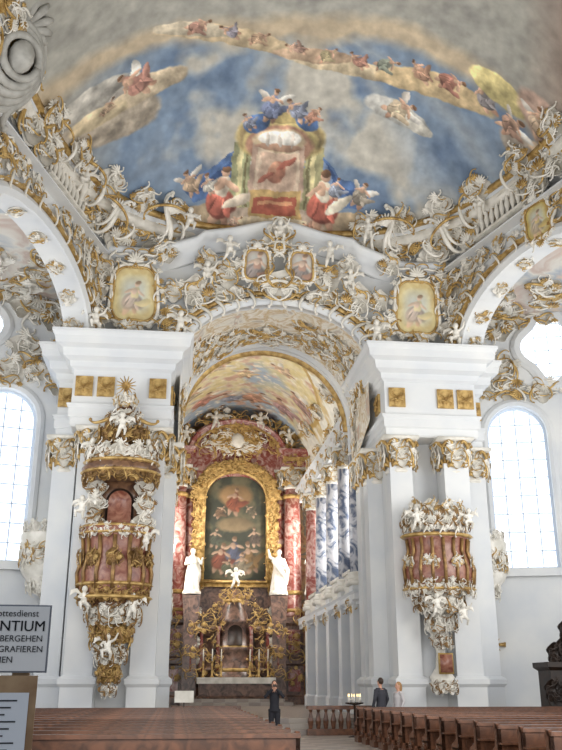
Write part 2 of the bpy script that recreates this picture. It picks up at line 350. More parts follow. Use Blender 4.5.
# ------------------------------------------------------------ walls
def arch(sc, w, z0, zs, rise, n=20):
    return [(sc+w*cos(pi*i/n), zs+rise*sin(pi*i/n)) for i in range(n+1)]
def archloop(sc, w, z0, zs, rise, n=20):
    return [(sc-w, z0), (sc+w, z0)]+arch(sc, w, z0, zs, rise, n)
def frame(p0, p1, out):
    p0, p1 = V((*p0, 0)), V((*p1, 0)); x = (p1-p0).normalized(); y = V((-x.y, x.x, 0))
    if y.dot(V((*out, 0))) < 0: y = -y
    return Matrix(((x.x, y.x, 0, p0.x), (x.y, y.y, 0, p0.y), (0, 0, 1, 0), (0, 0, 0, 1))), (p1-p0).length
def bake(mb, M):
    o = MB(); o.put(mb, M); return o
WN = [0]
def window(M, sc, w, z0, zs, rise, y=.35, nx=4, nz=9, pane=None):
    WN[0] += 1; mb = MB()
    L = archloop(sc, w, z0, zs, rise)
    L2 = archloop(sc, w-.1, z0+.1, zs, rise-.1)
    mb.plate([L2], y+.05, y+.08, 0); mb.plate([L, L2], y-.06, y+.06, 1)
    top = zs+rise
    for i in range(1, nx):
        x = sc-w+2*w*i/nx; h = zs+rise*sqrt(max(0, 1-((x-sc)/w)**2)); mb.box((x-.03, y, z0), (x+.03, y+.04, h), 1)
    for j in range(1, nz):
        z = z0+(top-z0)*j/nz; ww = w if z < zs else w*sqrt(max(0, 1-((z-zs)/rise)**2)); mb.box((sc-ww, y, z-.025), (sc+ww, y+.04, z+.025), 1)
    mkobj('window_%d' % WN[0], bake(mb, M).mesh([pane or PANE, LEAD], False), kind='structure')
def winframe(mb, sc, w, z0, zs, rise):
    P = [(x, 0, z) for x, z in [(sc+w+.12, z0)]+arch(sc, w+.12, z0, zs, rise+.12)+[(sc-w-.12, z0)]]
    mb.sweep(P, [(-.14, 0), (-.14, .12), (0, .18), (.14, .1), (.14, 0)], (0, -1, 0), 0)
    mb.box((sc-w-.35, -.3, z0-.3), (sc+w+.35, .1, z0), 0)
BALS = []
for sx, nm in ((1, 'right'), (-1, 'left')):
    M, L = frame((sx*6.6, 33.8), (sx*16, 31.2), (0, 1))
    def S(x): return (x-6.6)/(9.4)*L
    mb = MB(); sc, so = S(10.15), S(11.75)
    hole = archloop(sc, 1.2, 5.8, 11.2, 1.2); oc = [(so+1.25*cos(t)*(1+.13*cos(4*t)), 14.9+1.55*sin(t)*(1+.13*cos(4*t))) for t in [2*pi*i/36 for i in range(36)]]
    mb.plate([[(0, 0), (L, 0), (L, 18), (0, 18)], hole, oc], 0, .7, 0)
    winframe(mb, sc, 1.2, 5.8, 11.2, 1.2)
    mb.sweep([(x, 0, z) for x, z in oc], [(-.2, 0), (-.2, .14), (.05, .2), (.2, .1), (.2, 0)], (0, -1, 0), 0, True)
    for xs in (7.6, 13.2):
        s = S(xs); mb.box((s-.5, -.25, 0), (s+.5, .1, 11.6)); mb.prof(s-.5, s+.5, -.25, .1, [(0, 11.4), (.1, 11.5), (.1, 11.7), (.3, 12), (.3, 12.15)])
    mb.prof(0, L, -.05, .5, [(0, 0), (.12, 0), (.12, .6), (0, .7)])
    mkobj('wall_'+nm, bake(mb, M).mesh([WALL], False), kind='structure')
    window(M, sc, 1.2, 5.8, 11.2, 1.2)
    WN[0] += 1; mb = MB(); mb.plate([oc], .4, .43, 0)
    for i in (-1, 0, 1): mb.box((so+i*.55-.02, .34, 13.4), (so+i*.55+.02, .38, 16.4), 1)
    for i in (-1.5, -.75, 0, .75, 1.5): mb.box((so-1.3, .34, 14.9+i*.8-.02), (so+1.3, .34+.04, 14.9+i*.8+.02), 1)
    mkobj('window_%d' % WN[0], bake(mb, M).mesh([PANE, LEAD], False), kind='structure')
    for (xs, z, s) in ((8.2, 14.2, 1.5), (9.7, 14.1, 1.4), (8.6, 15.6, 1.5), (9.7, 15.9, 1.5), (10.1, 13.1, 1.3), (9.2, 13.2, 1.), (11.3, 13.0, 1.1), (12.5, 12.9, 1.1), (11.7, 16.6, 1.4), (10.6, 16.5, 1.4), (8.3, 12.8, 1.1)):
        ornr(M @ V((S(xs), -.05, z)), M.to_3x3() @ V((0, -1, 0)), s)
    # side arcade wall
    M, L = frame((sx*6.75, 29.75), (sx*9.6, 20.0), (sx, 0)); mb = MB(); sc = 4.75
    a = arch(sc, 4.25, 0, 13.25, 2.3, 28)
    mb.plate([[(0, 12.9), (0, 17.0), (L, 17.0), (L, 12.9), (9, 12.9), (9, 13.25)]+a+[(.5, 12.9)]], 0, .9, 0)
    mb.sweep([(x, 0, z) for x, z in a], [(-.1, 0), (-.1, .1), (.1, .18), (.28, .1), (.28, 0)], (0, -1, 0), 0)
    mb.sweep([(x, 0, z) for x, z in arch(sc, 4.6, 0, 13.25, 2.65, 28)], [(-.05, 0), (-.05, .22), (.05, .22), (.05, 0)], (0, -1, 0), 1)
    mb.sweep([(-.2, 0, 16.85), (L, 0, 16.85)], [(-.12, -.2), (-.12, .2), (0, .3), (.1, .45), (.16, .45), (.16, -.2)], (0, -1, 0), 0)
    mkobj('wall_arcade_'+nm, bake(mb, M).mesh([WALL, GO], False), kind='structure')
    nd = M.to_3x3() @ V((0, -1, 0))
    for (s, z, k) in ((.4, 16.1, 1.2), (.3, 15.0, 1.1), (1.4, 16.2, 1.2), (2.3, 16.4, .8), (3.3, 16.45, .8), (5.6, 16.45, .8), (6.7, 16.4, .9), (7.8, 16.2, 1.2), (9, 16, 1.6), (9.4, 14.6, 1.3), (.2, 13.9, .8), (1.2, 15.2, .8), (8.5, 15.2, .8)):
        ornr(M @ V((s, -.1, z)), nd, k)
    for i in range(14):
        t = pi*(i+.5)/14; p = M @ V((sc+4.75*cos(t), -.12, 13.25+2.8*sin(t))); up = M.to_3x3() @ V((cos(t)*.5, 0, 1))
        orn('u', UN, orient(p, nd, up, .8, 1 if cos(t) > 0 else -1), label='gilded and white scroll moulding on the aisle arch', group='arch edge scrolls')
    for i in range(8):
        t = pi*(i+.5)/8; ornr(M @ V((sc+4.2*cos(t), .5, 13.25+2.25*sin(t))), M.to_3x3() @ V((-cos(t), -.1, -sin(t))), .6, (0, 1, 0))
    for (s, z, k) in ((.5, 17.8, 1.4), (1.4, 17.9, 1.1), (5.7, 17.6, 1.3), (6.7, 17.8, 1.5)):
        ornr(M @ V((s, -.35, z)), nd+V((0, -.3, 0)), k)
    p0, p1 = M @ V((2.2, -.25, 0)), M @ V((5.2, -.25, 0)); BALS.append(((p0.x, p0.y), (p1.x, p1.y)))
    q = [M @ V((0, .5, 0)), M @ V((L, .5, 0))]; mb = MB(); P = [(q[0].x, q[0].y), (q[1].x, q[1].y), (sx*17, 19), (sx*17, 34), (sx*6.7, 34)]
    mb.rings([[(x, y, 16.4) for x, y in P], [(x, y, 16.7) for x, y in P]]); mkobj('ceiling_aisle_'+nm, mb.mesh([ROSE], False), kind='structure')
    for i in range(5): ornr((sx*(8.4+i*.7), 29.5+(i % 3)*1.2, 16.35), (0, -.2, -1), 1.4, (0, 1, 0))
# chancel wall
mb = MB()
W1 = arch(0, 3.55, 0, 12.9, 2.35, 32)
mb.plate([[(-7.1, 12.6), (-7.1, 18.7), (7.1, 18.7), (7.1, 12.6)]+W1], 30.1, 30.9, 0)
mb.sweep([(x, 30.1, z) for x, z in W1], [(-.06, 0), (-.06, .12), (.12, .2), (.3, .1), (.3, 0)], (0, -1, 0), 0)
mb.sweep([(x, 30.1, z) for x, z in arch(0, 3.95, 0, 12.9, 2.75, 32)], [(-.07, 0), (-.07, .2), (.07, .2), (.07, 0)], (0, -1, 0), 1)
cp = [(x, 29.75-.35*cos(x/7.6*pi/2)+.25*sin(abs(x))**2, 17.25+.55*cos(x*.55)-.2*(abs(x) > 3)) for x in [-7.2+14.4*i/60 for i in range(61)]]
mb.sweep(cp, [(-.3, -.2), (-.25, .1), (.1, .16), (.3, .35), (.3, .5), (-.5, .5), (-.5, -.2)], (0, 0, 1), 0)
mkobj('wall_chancel', mb.mesh([WALL, GO]), kind='structure')
E1 = (3.55, 12.9, 2.35, 30.5); E2 = (3.55, 11.7, 3.5, 34.2)
mb = MB(); rs = []
for k in range(9):
    t = k/8; a, zs, ri, y = [E1[i]*(1-t)+E2[i]*t for i in range(4)]
    rs.append([(x, y, z) for x, z in [(a, zs-2)]+arch(0, a, 0, zs, ri, 40)+[(-a, zs-2)]])
mb.rings(rs, 0, close=False); mkobj('trim_4', mb.mesh([PINK]), kind='structure')
mb = MB(); W2 = arch(0, 3.55, 0, 11.7, 3.5, 32)
mb.plate([[(-6.8, 10.8), (-6.8, 19), (6.8, 19), (6.8, 10.8), (3.55, 10.8)]+W2+[(-3.55, 10.8)]], 34.2, 34.9, 0)
for q in (0, .9): mb.sweep([(x, 34.2+q, z) for x, z in W2], [(-.16, 0), (-.16, .15), (.1, .2), (.35, .1), (.35, 0)], (0, -1, 0), 1 if q else 0)
mkobj('wall_choir_arch', mb.mesh([WALL, GO]), kind='structure')
for k, (E, yy, m) in enumerate(((E1, 30.45, 0), (E2, 34.05, 0))):
    n = 18
    for i in range(n):
        t = pi*(i+.5)/n; a, zs, ri = E[0]+.3, E[1], E[2]+.3
        p = (a*cos(t), yy-.45, zs+ri*sin(t)); up = (cos(t)*.6, 0, sin(t)+.1)
        orn('u', UN, orient(p, (0, -1, 0), up, .95, 1 if p[0] > 0 else -1), label='gilded and white scroll moulding on the chancel arch', group='arch edge scrolls')
for k in range(30):
    t = pi*(k+.5)/30; f = R.uniform(.2, .85); a, zs, ri, y = [E1[i]*(1-f)+E2[i]*f for i in range(4)]
    ornr((a*cos(t)*.99, y, zs+ri*sin(t)*.99), (-cos(t), -.2, -sin(t)), 1.0, (0, 1, 0))
for sx in (1, -1):
    for z in (9.8, 10.7, 11.6, 12.4): ornr((sx*3.5, 32.9+R.uniform(-.4, .4), z), (-sx, 0, 0), .9)

# ------------------------------------------------------------ choir
CS = []
for (x, y, s, rt, c) in ((-2.2, 49.6, 2.2, 15, (.70, .44, .38)), (-.7, 50.6, 2.0, -20, (.50, .54, .64)), (.9, 50.2, 2.3, 20, (.74, .52, .42)), (2.5, 49.8, 2.2, -20, (.66, .50, .52)), (-3.1, 47.4, 1.8, 40, (.66, .60, .50)), (3.2, 47.2, 1.8, -40, (.60, .46, .44)), (0, 46.2, 1.6, 0, (.88, .76, .58)), (-1.4, 52.8, 2., 30, (.64, .52, .46)), (1.6, 52.6, 2, -30, (.50, .50, .56)), (-1.6, 44.6, 1.4, 60, (.80, .70, .60)), (1.8, 44.4, 1.4, -60, (.80, .68, .56))): CS += fig(x, y, s, rt, c, True)
CSP = prep(CS)
def choirc(x, y):
    n = fr(x, y, .3); n2 = fr(x+4, y, 1.1); n3 = fr(x, y, 2.6, 4)
    c = mixc((.84, .78, .58), (.88, .84, .72), .5+n2*1.5)
    c = mixc(c, (.64, .70, .76), (y-47.6)/2.6+n*2.2); c = mixc(c, (.80, .66, .58), (n2-.2)*3); c = mixc(c, (.90, .87, .80), (n3-.25)*3)
    c = ellc(x, y, CSP, c, 3)
    d = abs(x/4.0)**2.5+abs((y-48.4)/7.6)**2.5+.08*sin(6*atan2(y-48, x*2))
    if d > 1: c = mixc((.90, .89, .85), (.82, .74, .56), (n2-.1)*5) if d > 1.1 else (.74, .62, .38)
    return c
def cpos(a, b):
    t = pi*(1-a); y = 34.9+22*b; return (4.9*cos(t), y, 12.7+5.5*sin(t)), (4.9*cos(t), y)
mkobj('ceiling_choir', painted(170, 260, cpos, choirc), kind='structure')
mb = MB(); mb.plate([[(-7.2, 0), (7.2, 0), (7.2, 19), (-7.2, 19)]], 56.2, 56.6); mkobj('wall_apse', mb.mesh([REDP], False), kind='structure')
for sx, nm in ((1, 'right'), (-1, 'left')):
    M, L = frame((sx*6.9, 34.95), (sx*6.9, 56.15), (sx, 0)); holes = []
    cs = [2.6, 6.2, 9.8, 13.4, 17.]
    for c in cs: holes += [archloop(c, 1.1, 7, 10.6, 1.1), archloop(c, 1.0, 1.8, 3.6, .8)]
    mb = MB(); mb.plate([[(0, 0), (L, 0), (L, 13.2), (0, 13.2)]]+holes, 0, .5); mkobj('wall_choir_'+nm, bake(mb, M).mesh([WALL], False), kind='structure')
    for c in cs: window(M, c, 1.1, 7, 10.6, 1.1, .3, 3, 7, PANE2); window(M, c, 1.0, 1.8, 3.6, .8, .3, 3, 3, PANE2)
    mb = MB()
    x0, x1 = sorted((sx*3.8, sx*6.9))
    mb.box((x0, 34.95, 4.6), (x1, 53, 5.1)); mb.prof(min(sx*3.75, sx*4.4), max(sx*3.75, sx*4.4), 34.96, 51.5, [(0, 4.7), (.1, 4.8), (.1, 5.0), (.16, 5.12)])
    a, b = sorted((sx*3.75, sx*4.9)); mb.prof(a, b, 35.3, 51.5, [(0, 11.9), (0, 12.3), (.06, 12.35), (.1, 12.5), (.25, 12.65), (.25, 12.75)])
    mb.box((x0, 35, 13.1), (x1, 56, 13.2))
    mkobj('trim_choir_gallery', mb.mesh([WALL], False), kind='structure')

def capital_mb():
    A, B = MB(), MB()
    A.lathe([(.42, 0), (.46, .05), (.42, .1), (.4, .4), (.5, .75), (.6, .85)], n=16)
    A.prof(-.5, .5, -.5, .5, [(.02, .88), (.12, .92), (.12, 1.0), (.05, 1.0)])
    for i in range(8):
        t = pi*i/4; m = orient((.42*cos(t), .42*sin(t), .12), (cos(t), sin(t), 0))
        l = MB(); spray(l, (0, 0), .42, pi/2, 5, 0, spread=1.8); B.put(l, m)
    for i in range(4):
        t = pi/4+pi*i/2; m = orient((.56*cos(t), .56*sin(t), .72), (cos(t), sin(t), 0))
        l = MB(); scroll(l, (-.16, 0), .38, 0, 'C', .16); scroll(l, (-.16, 0), .38, 0, 'C', .16, 0, -1); B.put(l, m)
    for i in range(4):
        t = pi*i/2; m = orient((.56*cos(t), .56*sin(t), .5), (cos(t), sin(t), 0), s=.75); B.put(CL[i][1], m); A.put(CL[i][0], m)
    return A, B
CAP = capital_mb(); CAPM = (CAP[0].mesh([ST]), CAP[1].mesh([GO]))
def capital(parent, loc, s, h=None):
    M = T(V(loc)) @ Matrix.Diagonal((s, s, h or s, 1))
    a = mkobj('capital', CAPM[0], parent, M); b = mkobj('gilded_leaves', CAPM[1], a); return a
def column(loc, r, h, m, name='column', label='', group=''):
    root = empty(name, T(V(loc)), label=label, cat='column', group=group)
    mb = MB(); mb.lathe([(r*.98, 0), (r, h*.3), (r*.85, h)], n=20); mkobj('column_shaft', mb.mesh([m]), root)
    mb = MB(); mb.lathe([(r*1.35, -.3), (r*1.35, -.15), (r*1.15, -.12), (r*1.25, -.02), (r*1.05, .05)], n=20); mb.prof(-r*1.3, r*1.3, -r*1.3, r*1.3, [(0, -.5), (0, -.28)]); mkobj('column_base', mb.mesh([ST]), root)
    capital(root, V((0, 0, h-.1)), r*2.1, r*2.3); return root
for sx in (1, -1):
    for y in (35.9, 38.6, 41.8, 45.2, 48.8):
        red = y > 48
        c = column((sx*4.1, y, 5.9), .40, 5.1, RM if red else BM, name='choir_column', label='blue-veined white marble choir column with gilded capital' if not red else 'red marble choir column with gilded capital', group='choir arcade columns')
        mb = MB(); mb.prof(-.4, .4, -.4, .4, [(.06, -5.4), (.06, -4.9), (0, -4.8), (0, -1.3), (.06, -1.2), (.06, -.8), (0, -.8), (0, -.5)]); mkobj('column_pedestal', mb.mesh([WALL], False), c)
        ornr((sx*3.8, y+.1, 12.6), (-sx, -.3, 0), 1.1); ornr((sx*4.3, y+1.6, 13.8), (-sx, -.2, -.4), 1.2)
        ornr((sx*3.9, y+.2, 15.8), (-sx, -.2, -.9), 1.2)
        if sx > 0: ornr((sx*3.75, y, 4.6), (-sx, -.3, 0), .8); ornr((sx*3.8, y+1.5, 12.3), (-sx, -.3, 0), 1.1)
BAL = MB(); BAL.lathe([(.08, 0), (.05, .1), (.11, .35), (.05, .6), (.08, .75)], n=8); BALM = BAL.mesh([ST])
def balustrade(p0, p1, z, n, h=.75, label='white stucco balustrade with turned balusters'):
    p0, p1 = V((*p0, z)), V((*p1, z)); d = p1-p0; M = orient(p0, V((d.y, -d.x, 0))); L = d.length
    o = empty('balustrade', M, label=label, cat='balustrade', group='gallery balustrades'); sg = 1 if (M.to_3x3() @ V((1, 0, 0))).dot(d) > 0 else -1
    mb = MB(); mb.box((0 if sg > 0 else -L, -.12, -.1), (L if sg > 0 else 0, .12, 0)); mkobj('base_rail', mb.mesh([ST], False), o)
    mb = MB(); mb.box((0 if sg > 0 else -L, -.14, h), (L if sg > 0 else 0, .14, h+.14)); mkobj('top_rail', mb.mesh([ST], False), o)
    for i in range(n): mkobj('baluster', BALM, o, T((sg*L*(i+.5)/n, 0, 0)) @ Matrix.Diagonal((1, 1, h/.75, 1)))
for y, l in ((36.45, 1.6), (39.15, 2.1), (42.35, 2.3), (45.75, 2.5)): balustrade((3.9, y), (3.9, y+l), 5.24, 8)
for b in BALS: balustrade(b[0], b[1], 17.12, 10, .85)

# ------------------------------------------------------------ nave piers
GP = MB(); GP.box((-.3, -.06, -.36), (.3, .02, .36)); GP.put(CLM[0][1], orient((0, -.05, 0), s=.45)); GPM = GP.mesh([GO], False)
for sx in (1, -1):
    pier = empty('pier', T((sx*5.5, 30, 0)), label='white chancel pier with clustered square shafts and heavy cornice', cat='pier', group='chancel piers')
    O = T((-sx*5.5, -30, 0))
    def X(a, b): return sorted((sx*a, sx*b))
    mb = MB(); x0, x1 = X(4.1, 7.0); mb.box((x0, 30.35, 0), (x1, 33.2, 10.2))
    sh = [(4.35, 29.75, .40), (6.35, 29.75, .45), (7.5, 31.1, .40), (3.95, 31.7, .40), (3.95, 33.1, .40)]
    for (x, y, r) in sh: mb.box((sx*x-r, y-r, 0), (sx*x+r, y+r, 9))
    mkobj('pier_shaft', bake(mb, O).mesh([WALL], False), pier)
    mb = MB()
    P = [(.14, 0), (.14, .5), (.06, .6), (.06, 1.5), (.14, 1.6), (.14, 1.75), (.02, 1.85)]
    for (x, y, r) in sh: mb.prof(sx*x-r, sx*x+r, y-r, y+r, P)
    mkobj('pier_pedestal', bake(mb, O).mesh([WALL], False), pier)
    for (x, y, r) in sh: capital(pier, O @ V((sx*x, y, 8.65)), 1.05, 1.3)
    mb = MB(); x0, x1 = X(3.85, 7.25)
    E = [(-.05, 9.95), (0, 10), (0, 10.25), (.07, 10.3), (.07, 10.6), (.14, 10.7), (.14, 10.75), (0, 10.8), (0, 12.0), (.12, 12.1), (.15, 12.3), (.35, 12.42), (.4, 12.7), (.62, 12.8), (.66, 13.05), (.75, 13.2), (.75, 13.3)]
    mb.prof(x0, x1, 29.3, 33.0, E); x0, x1 = X(4.2, 7.9); mb.prof(x0, x1, 30.7, 32.9, [(o, z-.02) for o, z in E])
    mkobj('pier_entablature', bake(mb, O).mesh([WALL], False), pier)
    for x, z in ((4.3, 11.4), (6.1, 11.4), (6.85, 11.4)): mkobj('gilded_panel', GPM, pier, O @ T((sx*x, 29.28, z)))
    for y in (30.3, 32.4): mkobj('gilded_panel', GPM, pier, O @ orient((sx*3.83, y, 11.4), (-sx, 0, 0)))
    mkobj('gilded_panel', GPM, pier, O @ orient((sx*7.6, 30.68, 11.4), (0, -1, 0)))
# ------------------------------------------------------------ cartouches
def ck(t): return 1-.10*cos(4*t)+.03*cos(3*t+pi/2)
def cpanel(cols, w, h):
    def pos(a, b):
        t = 2*pi*a; k = ck(t); return (w*b*cos(t)*k, -.03-.08*(1-b*b), h*b*sin(t)*k), (w*b*cos(t)*10, h*b*sin(t)*10)
    FS = prep([tuple([q[0], q[1], -q[2], q[3], q[4], -q[5], q[6]]) for q in fig(0, 1, 13, 12, cols[2], False, cols[1])])
    def cf(x, y):
        n = fr(x, y, .3); c = mixc(cols[0], cols[1], .5+n*1.4); c = mixc((.76, .78, .76), c, (abs(x/8)**2+abs(y/10)**2)*1.3)
        return mixc(ellc(x, y, FS, c, 2), c, .3)
    return painted(72, 36, pos, cf)
def cartouche(loc, n, s, w, h, cols, label, seed=1):
    o = empty('cartouche', orient(loc, n, s=s), label=label, cat='cartouche', group='painted cartouches')
    mkobj('painted_panel', cpanel(cols, w, h), o)
    A, B = MB(), MB(); r = random.Random(seed)
    P = []
    for i in range(40):
        t = 2*pi*i/40; k = ck(t); P.append((w*1.03*cos(t)*k, -.08, h*1.03*sin(t)*k))
    B.tube(P+[P[0]], .045, 6)
    A.tube([(p[0]*1.12, -.04, p[2]*1.1) for p in P+[P[0]]], .075, 6); A.plate([[(p[0]*1.2, p[2]*1.2) for p in P]], 0, .08)
    for fx in (1, -1):
        for i in range(11):
            t = -pi/2+pi*(i+.5)/11; k = ck(t); c = (w*1.22*cos(t)*k, h*1.18*sin(t)*k); scroll(A if i % 2 else B, c, r.uniform(.35, .55)*w, t+pi/2+r.uniform(-.5, .5), 'C' if i % 3 else 'S', .09, -.05, fx)
            spray(B if i % 3 == 0 else A, (w*1.25*cos(t+.15)*k, h*1.22*sin(t+.15)*k), .26*w, t, 7, -.03, fx, 1.5)
        scroll(A, (w*.6, h*1.4), w*.7, 2.2, 'S', .09, -.08, fx); scroll(B, (w*.3, h*1.5), w*.45, .6, 'C', .09, -.1, fx)
        scroll(A, (w*.5, -h*1.35), w*.6, -2, 'S', .09, -.08, fx)
    spray(A, (0, h*1.1), w*.55, pi/2, 9, -.1, 1, 2.4); spray(B, (0, -h*1.1), w*.5, -pi/2, 9, -.05, 1, 2)
    mkobj('stucco_frame', A.mesh([ST]), o); mkobj('gilded_frame', B.mesh([GO]), o); return o
YEL = ((.86, .80, .60), (.80, .72, .52), (.66, .55, .50)); PNK = ((.74, .62, .48), (.62, .44, .36), (.40, .34, .34))
for sx in (1, -1):
    cartouche((sx*5.35, 29.75, 15.2), (0, -1, -.15), 1, .82, 1.08, YEL, 'cream painted cartouche in gilded rococo frame above a pier', 3)
    if sx < 0: cartouche((-9.3, 20.6, 14.9), (1, -.1, -.1), 1, .9, 1.2, ((.80, .72, .42), (.74, .62, .34), (.6, .5, .4)), 'yellow painted cartouche in gilded frame on the arcade wall', 5)
    else: cartouche((8.1, 24.3, 16.1), (-1, -.4, -.1), .7, .8, .9, ((.80, .72, .42), (.74, .62, .34), (.6, .5, .4)), 'yellow painted cartouche in gilded frame under the balustrade', 5)
    cartouche((sx*.85, 29.3, 16.45), (0, -1, -.3), 1, .46, .58, PNK, 'small oval coat-of-arms shield in gilded frame over the arch', 7)
    for (x, z, s, y) in ((1.9, 16.2, 1.2, 29.6), (3.0, 15.5, 1.3, 29.8), (2.7, 16.7, .9, 29.6), (4.0, 14.4, 1.1, 29.9), (6.7, 14.3, 1.0, 29.7), (6.6, 16.2, 1.1, 29.6), (4.3, 16.9, 1.0, 29.5), (6.8, 15.3, 1.0, 29.7), (6.7, 13.6, .7, 29.6), (4.0, 13.6, .7, 29.6), (5.4, 13.7, .7, 29.5), (3.9, 15.5, .9, 29.9)):
        ornr((sx*x, y, z), (0, -1, -.2), s)
    ornr((sx*1.9, 29.8, 15.5), (0, -1, 0), .9, wide=True)
for x, z, s in ((0, 17.5, 1.1), (0, 15.7, 1.1)): ornr((x, 29.3, z), (0, -1, -.2), s, mir=True)
for i in range(60):
    t = .18+(pi-.36)*i/59; p = rim(t, 1.035)
    if abs(p.x) < 3.3 or p.y < 15: continue
    s = R.uniform(1.0, 1.4); nn = V((-p.x*.12, -1 if p.y > 24 else -.6, -.75))
    if abs(p.x) > 7.6: nn = V((-p.x*.3, -.8, -.8))
    ornr((p.x, p.y, 17.95+R.uniform(-.25, .35)), nn, s)
    if i % 3 == 0: ornr(tuple(rim(t, .97)+V((0, 0, 18.5))), nn, 1.1)
    if i % 3 == 1 and p.y > 27: ornr((p.x*1.03, p.y+.3, 17.2), nn, 1.2)
for sx in (1, -1):
    for (x, y, z, s, a) in ((7.2, 26.9, 18.3, 2.2, .5), (4.3, 29.2, 18.1, 2.0, .2), (6.2, 28.3, 17.6, 1.8, 1.), (7.9, 24.6, 18.4, 1.8, .6)):
        A, B = MB(), MB(); scroll(A, (0, 0), s, a, 'S', .055, 0, sx, 24); scroll(A, (.12, .1), s*.8, a+.1, 'S', .05, -.1, sx, 24); scroll(B, (.15, .1), s*.7, a+.3, 'C', .045, -.2, sx, 20); scroll(A, (-.5, -.4), s*.4, a+2, 'C', .09, -.1, sx); spray(A, (0, .2), s*.28, 1.6, 9, -.2, sx)
        orn('V%s%s%s' % (x, sx, a), (A, B), orient((sx*x, y, z), (-sx*.5, -1, -.6)), label='large white S-shaped volute at the edge of the vault painting', group='vault volutes', name='stucco_volute')
A, B = MB(), MB()
for i in range(5): A.tube([(1.0*(1-.12*i)*cos(t)*1.2, -.2*i-.1, 1.5*(1-.15*i)*sin(t)) for t in [2*pi*j/24 for j in range(25)]], .2-.02*i, 8)
A.ell((0, -.9, 0), (.4, .3, .5)); spray(B, (0, .9), 1.2, pi/2, 9, -.3, 1, 2.6); scroll(B, (.8, -1.2), 1.2, .5, 'S', .12); scroll(B, (-.8, -1.2), 1.2, 2, 'C', .12)
orn('shell', (A, B), orient((-8.75, 20.6, 18.1), (.9, -.7, -.5), s=.95), label='large grey ringed shell bracket of stucco near the vault', name='stucco_shell', group='stucco shells', wm=STG)

# ------------------------------------------------------------ statues and putti
def statue_mesh(v, m):
    b = MB()
    b.lathe([(.34, 0), (.31, .25), (.26, .7), (.2, 1.0), (.23, 1.2), (.19, 1.38), (.08, 1.48)], n=28, fold=.14, nf=6, sy=.8)
    b.tube([(0, 0, 1.4), (.02, -.02, 1.52)], .07, 8); b.ell((.02, -.03, 1.62), (.1, .12, .14)); b.ell((.02, .02, 1.66), (.12, .13, .12))
    P = [[(.2, 0, 1.36), (.36, -.12, 1.12), (.34, -.3, 1.32)], [(.2, 0, 1.36), (.34, -.08, 1.08), (.12, -.3, 1.12)], [(.2, 0, 1.36), (.38, 0, 1.45), (.42, -.1, 1.75)]]
    for sx, k in ((1, v % 3), (-1, (v+1) % 3)):
        b.tube([(sx*x, y, z) for x, y, z in P[k]], [.09, .07, .045], 8); x, y, z = P[k][2]; b.ell((sx*x, y, z), .055)
    b.tube([(-.26, -.05, 1.3), (0, -.26, 1.0), (.24, -.2, .7), (.3, 0, .4)], [.06, .1, .1, .05], 8)
    b.tube([(.2, .1, 1.3), (.34, .18, .9), (.3, .2, .3)], [.08, .12, .06], 8)
    b.lathe([(.4, -.14), (.4, -.02), (.34, .02)], n=12)
    return remesh(b, .028, [m])
STAT = [statue_mesh(i, ST) for i in range(3)]
def putto_mesh(v, m):
    b = MB(); b.ell((0, 0, .5), (.13, .11, .2)); b.ell((0, -.02, .36), (.14, .13, .12)); b.ell((0, -.03, .8), (.11, .115, .125)); b.tube([(0, 0, .66), (0, -.02, .74)], .06, 6)
    L = [((.07, 0, .32), (.12, -.18, .2), (.1, -.1, 0)), ((-.07, 0, .32), (-.12, -.05, .1), (-.2, .08, -.08))]
    if v: L[1] = ((-.07, 0, .32), (-.2, -.16, .3), (-.16, -.16, .08))
    for l in L: b.tube(l, [.085, .07, .04], 8); b.ell(l[2], (.04, .06, .03))
    for l in [((.12, 0, .62), (.26, -.08, .7 if v else .5), (.34, -.15, .9 if v else .6)), ((-.12, 0, .62), (-.25, -.1, .5), (-.2, -.26, .45))]: b.tube(l, [.055, .045, .03], 8); b.ell(l[2], .035)
    for s in (1, -1): b.tube([(s*.05, .1, .6), (s*.25, .16, .75), (s*.42, .14, .7), (s*.5, .12, .55)], [.03, .1, .09, .02], 8, flat=.35)
    return remesh(b, .02, [m])
PUT = [putto_mesh(i, ST) for i in range(2)]
def statue(loc, s, v=0, rz=0, label='white stucco robed saint statue', kind='statue', group='altar statues'):
    M = T(V(loc)) @ Matrix.Rotation(rz, 4, 'Z') @ Matrix.Scale(s, 4)
    return mkobj(kind, STAT[v % 3] if kind == 'statue' else PUT[v % 2], None, M, label=label, cat='statue' if kind == 'statue' else 'cherub', group=group)
def putto(loc, s=1., v=0, rz=0, label='white stucco winged cherub perched on scrollwork'):
    return statue(loc, s, v, rz, label, 'cherub', 'stucco cherubs')
for sx in (1, -1):
    for i, p in enumerate(((1.9, 28.9, 16.5), (2.7, 29.1, 15.5), (3.6, 29.0, 13.4), (6.6, 29.0, 13.4), (3.4, 28.9, 17.6), (7.0, 26.5, 17.6))):
        putto((sx*p[0], p[1], p[2]), 1.0, i, -sx*.4)
putto((0, 28.9, 17.3), 1., 1, 0)

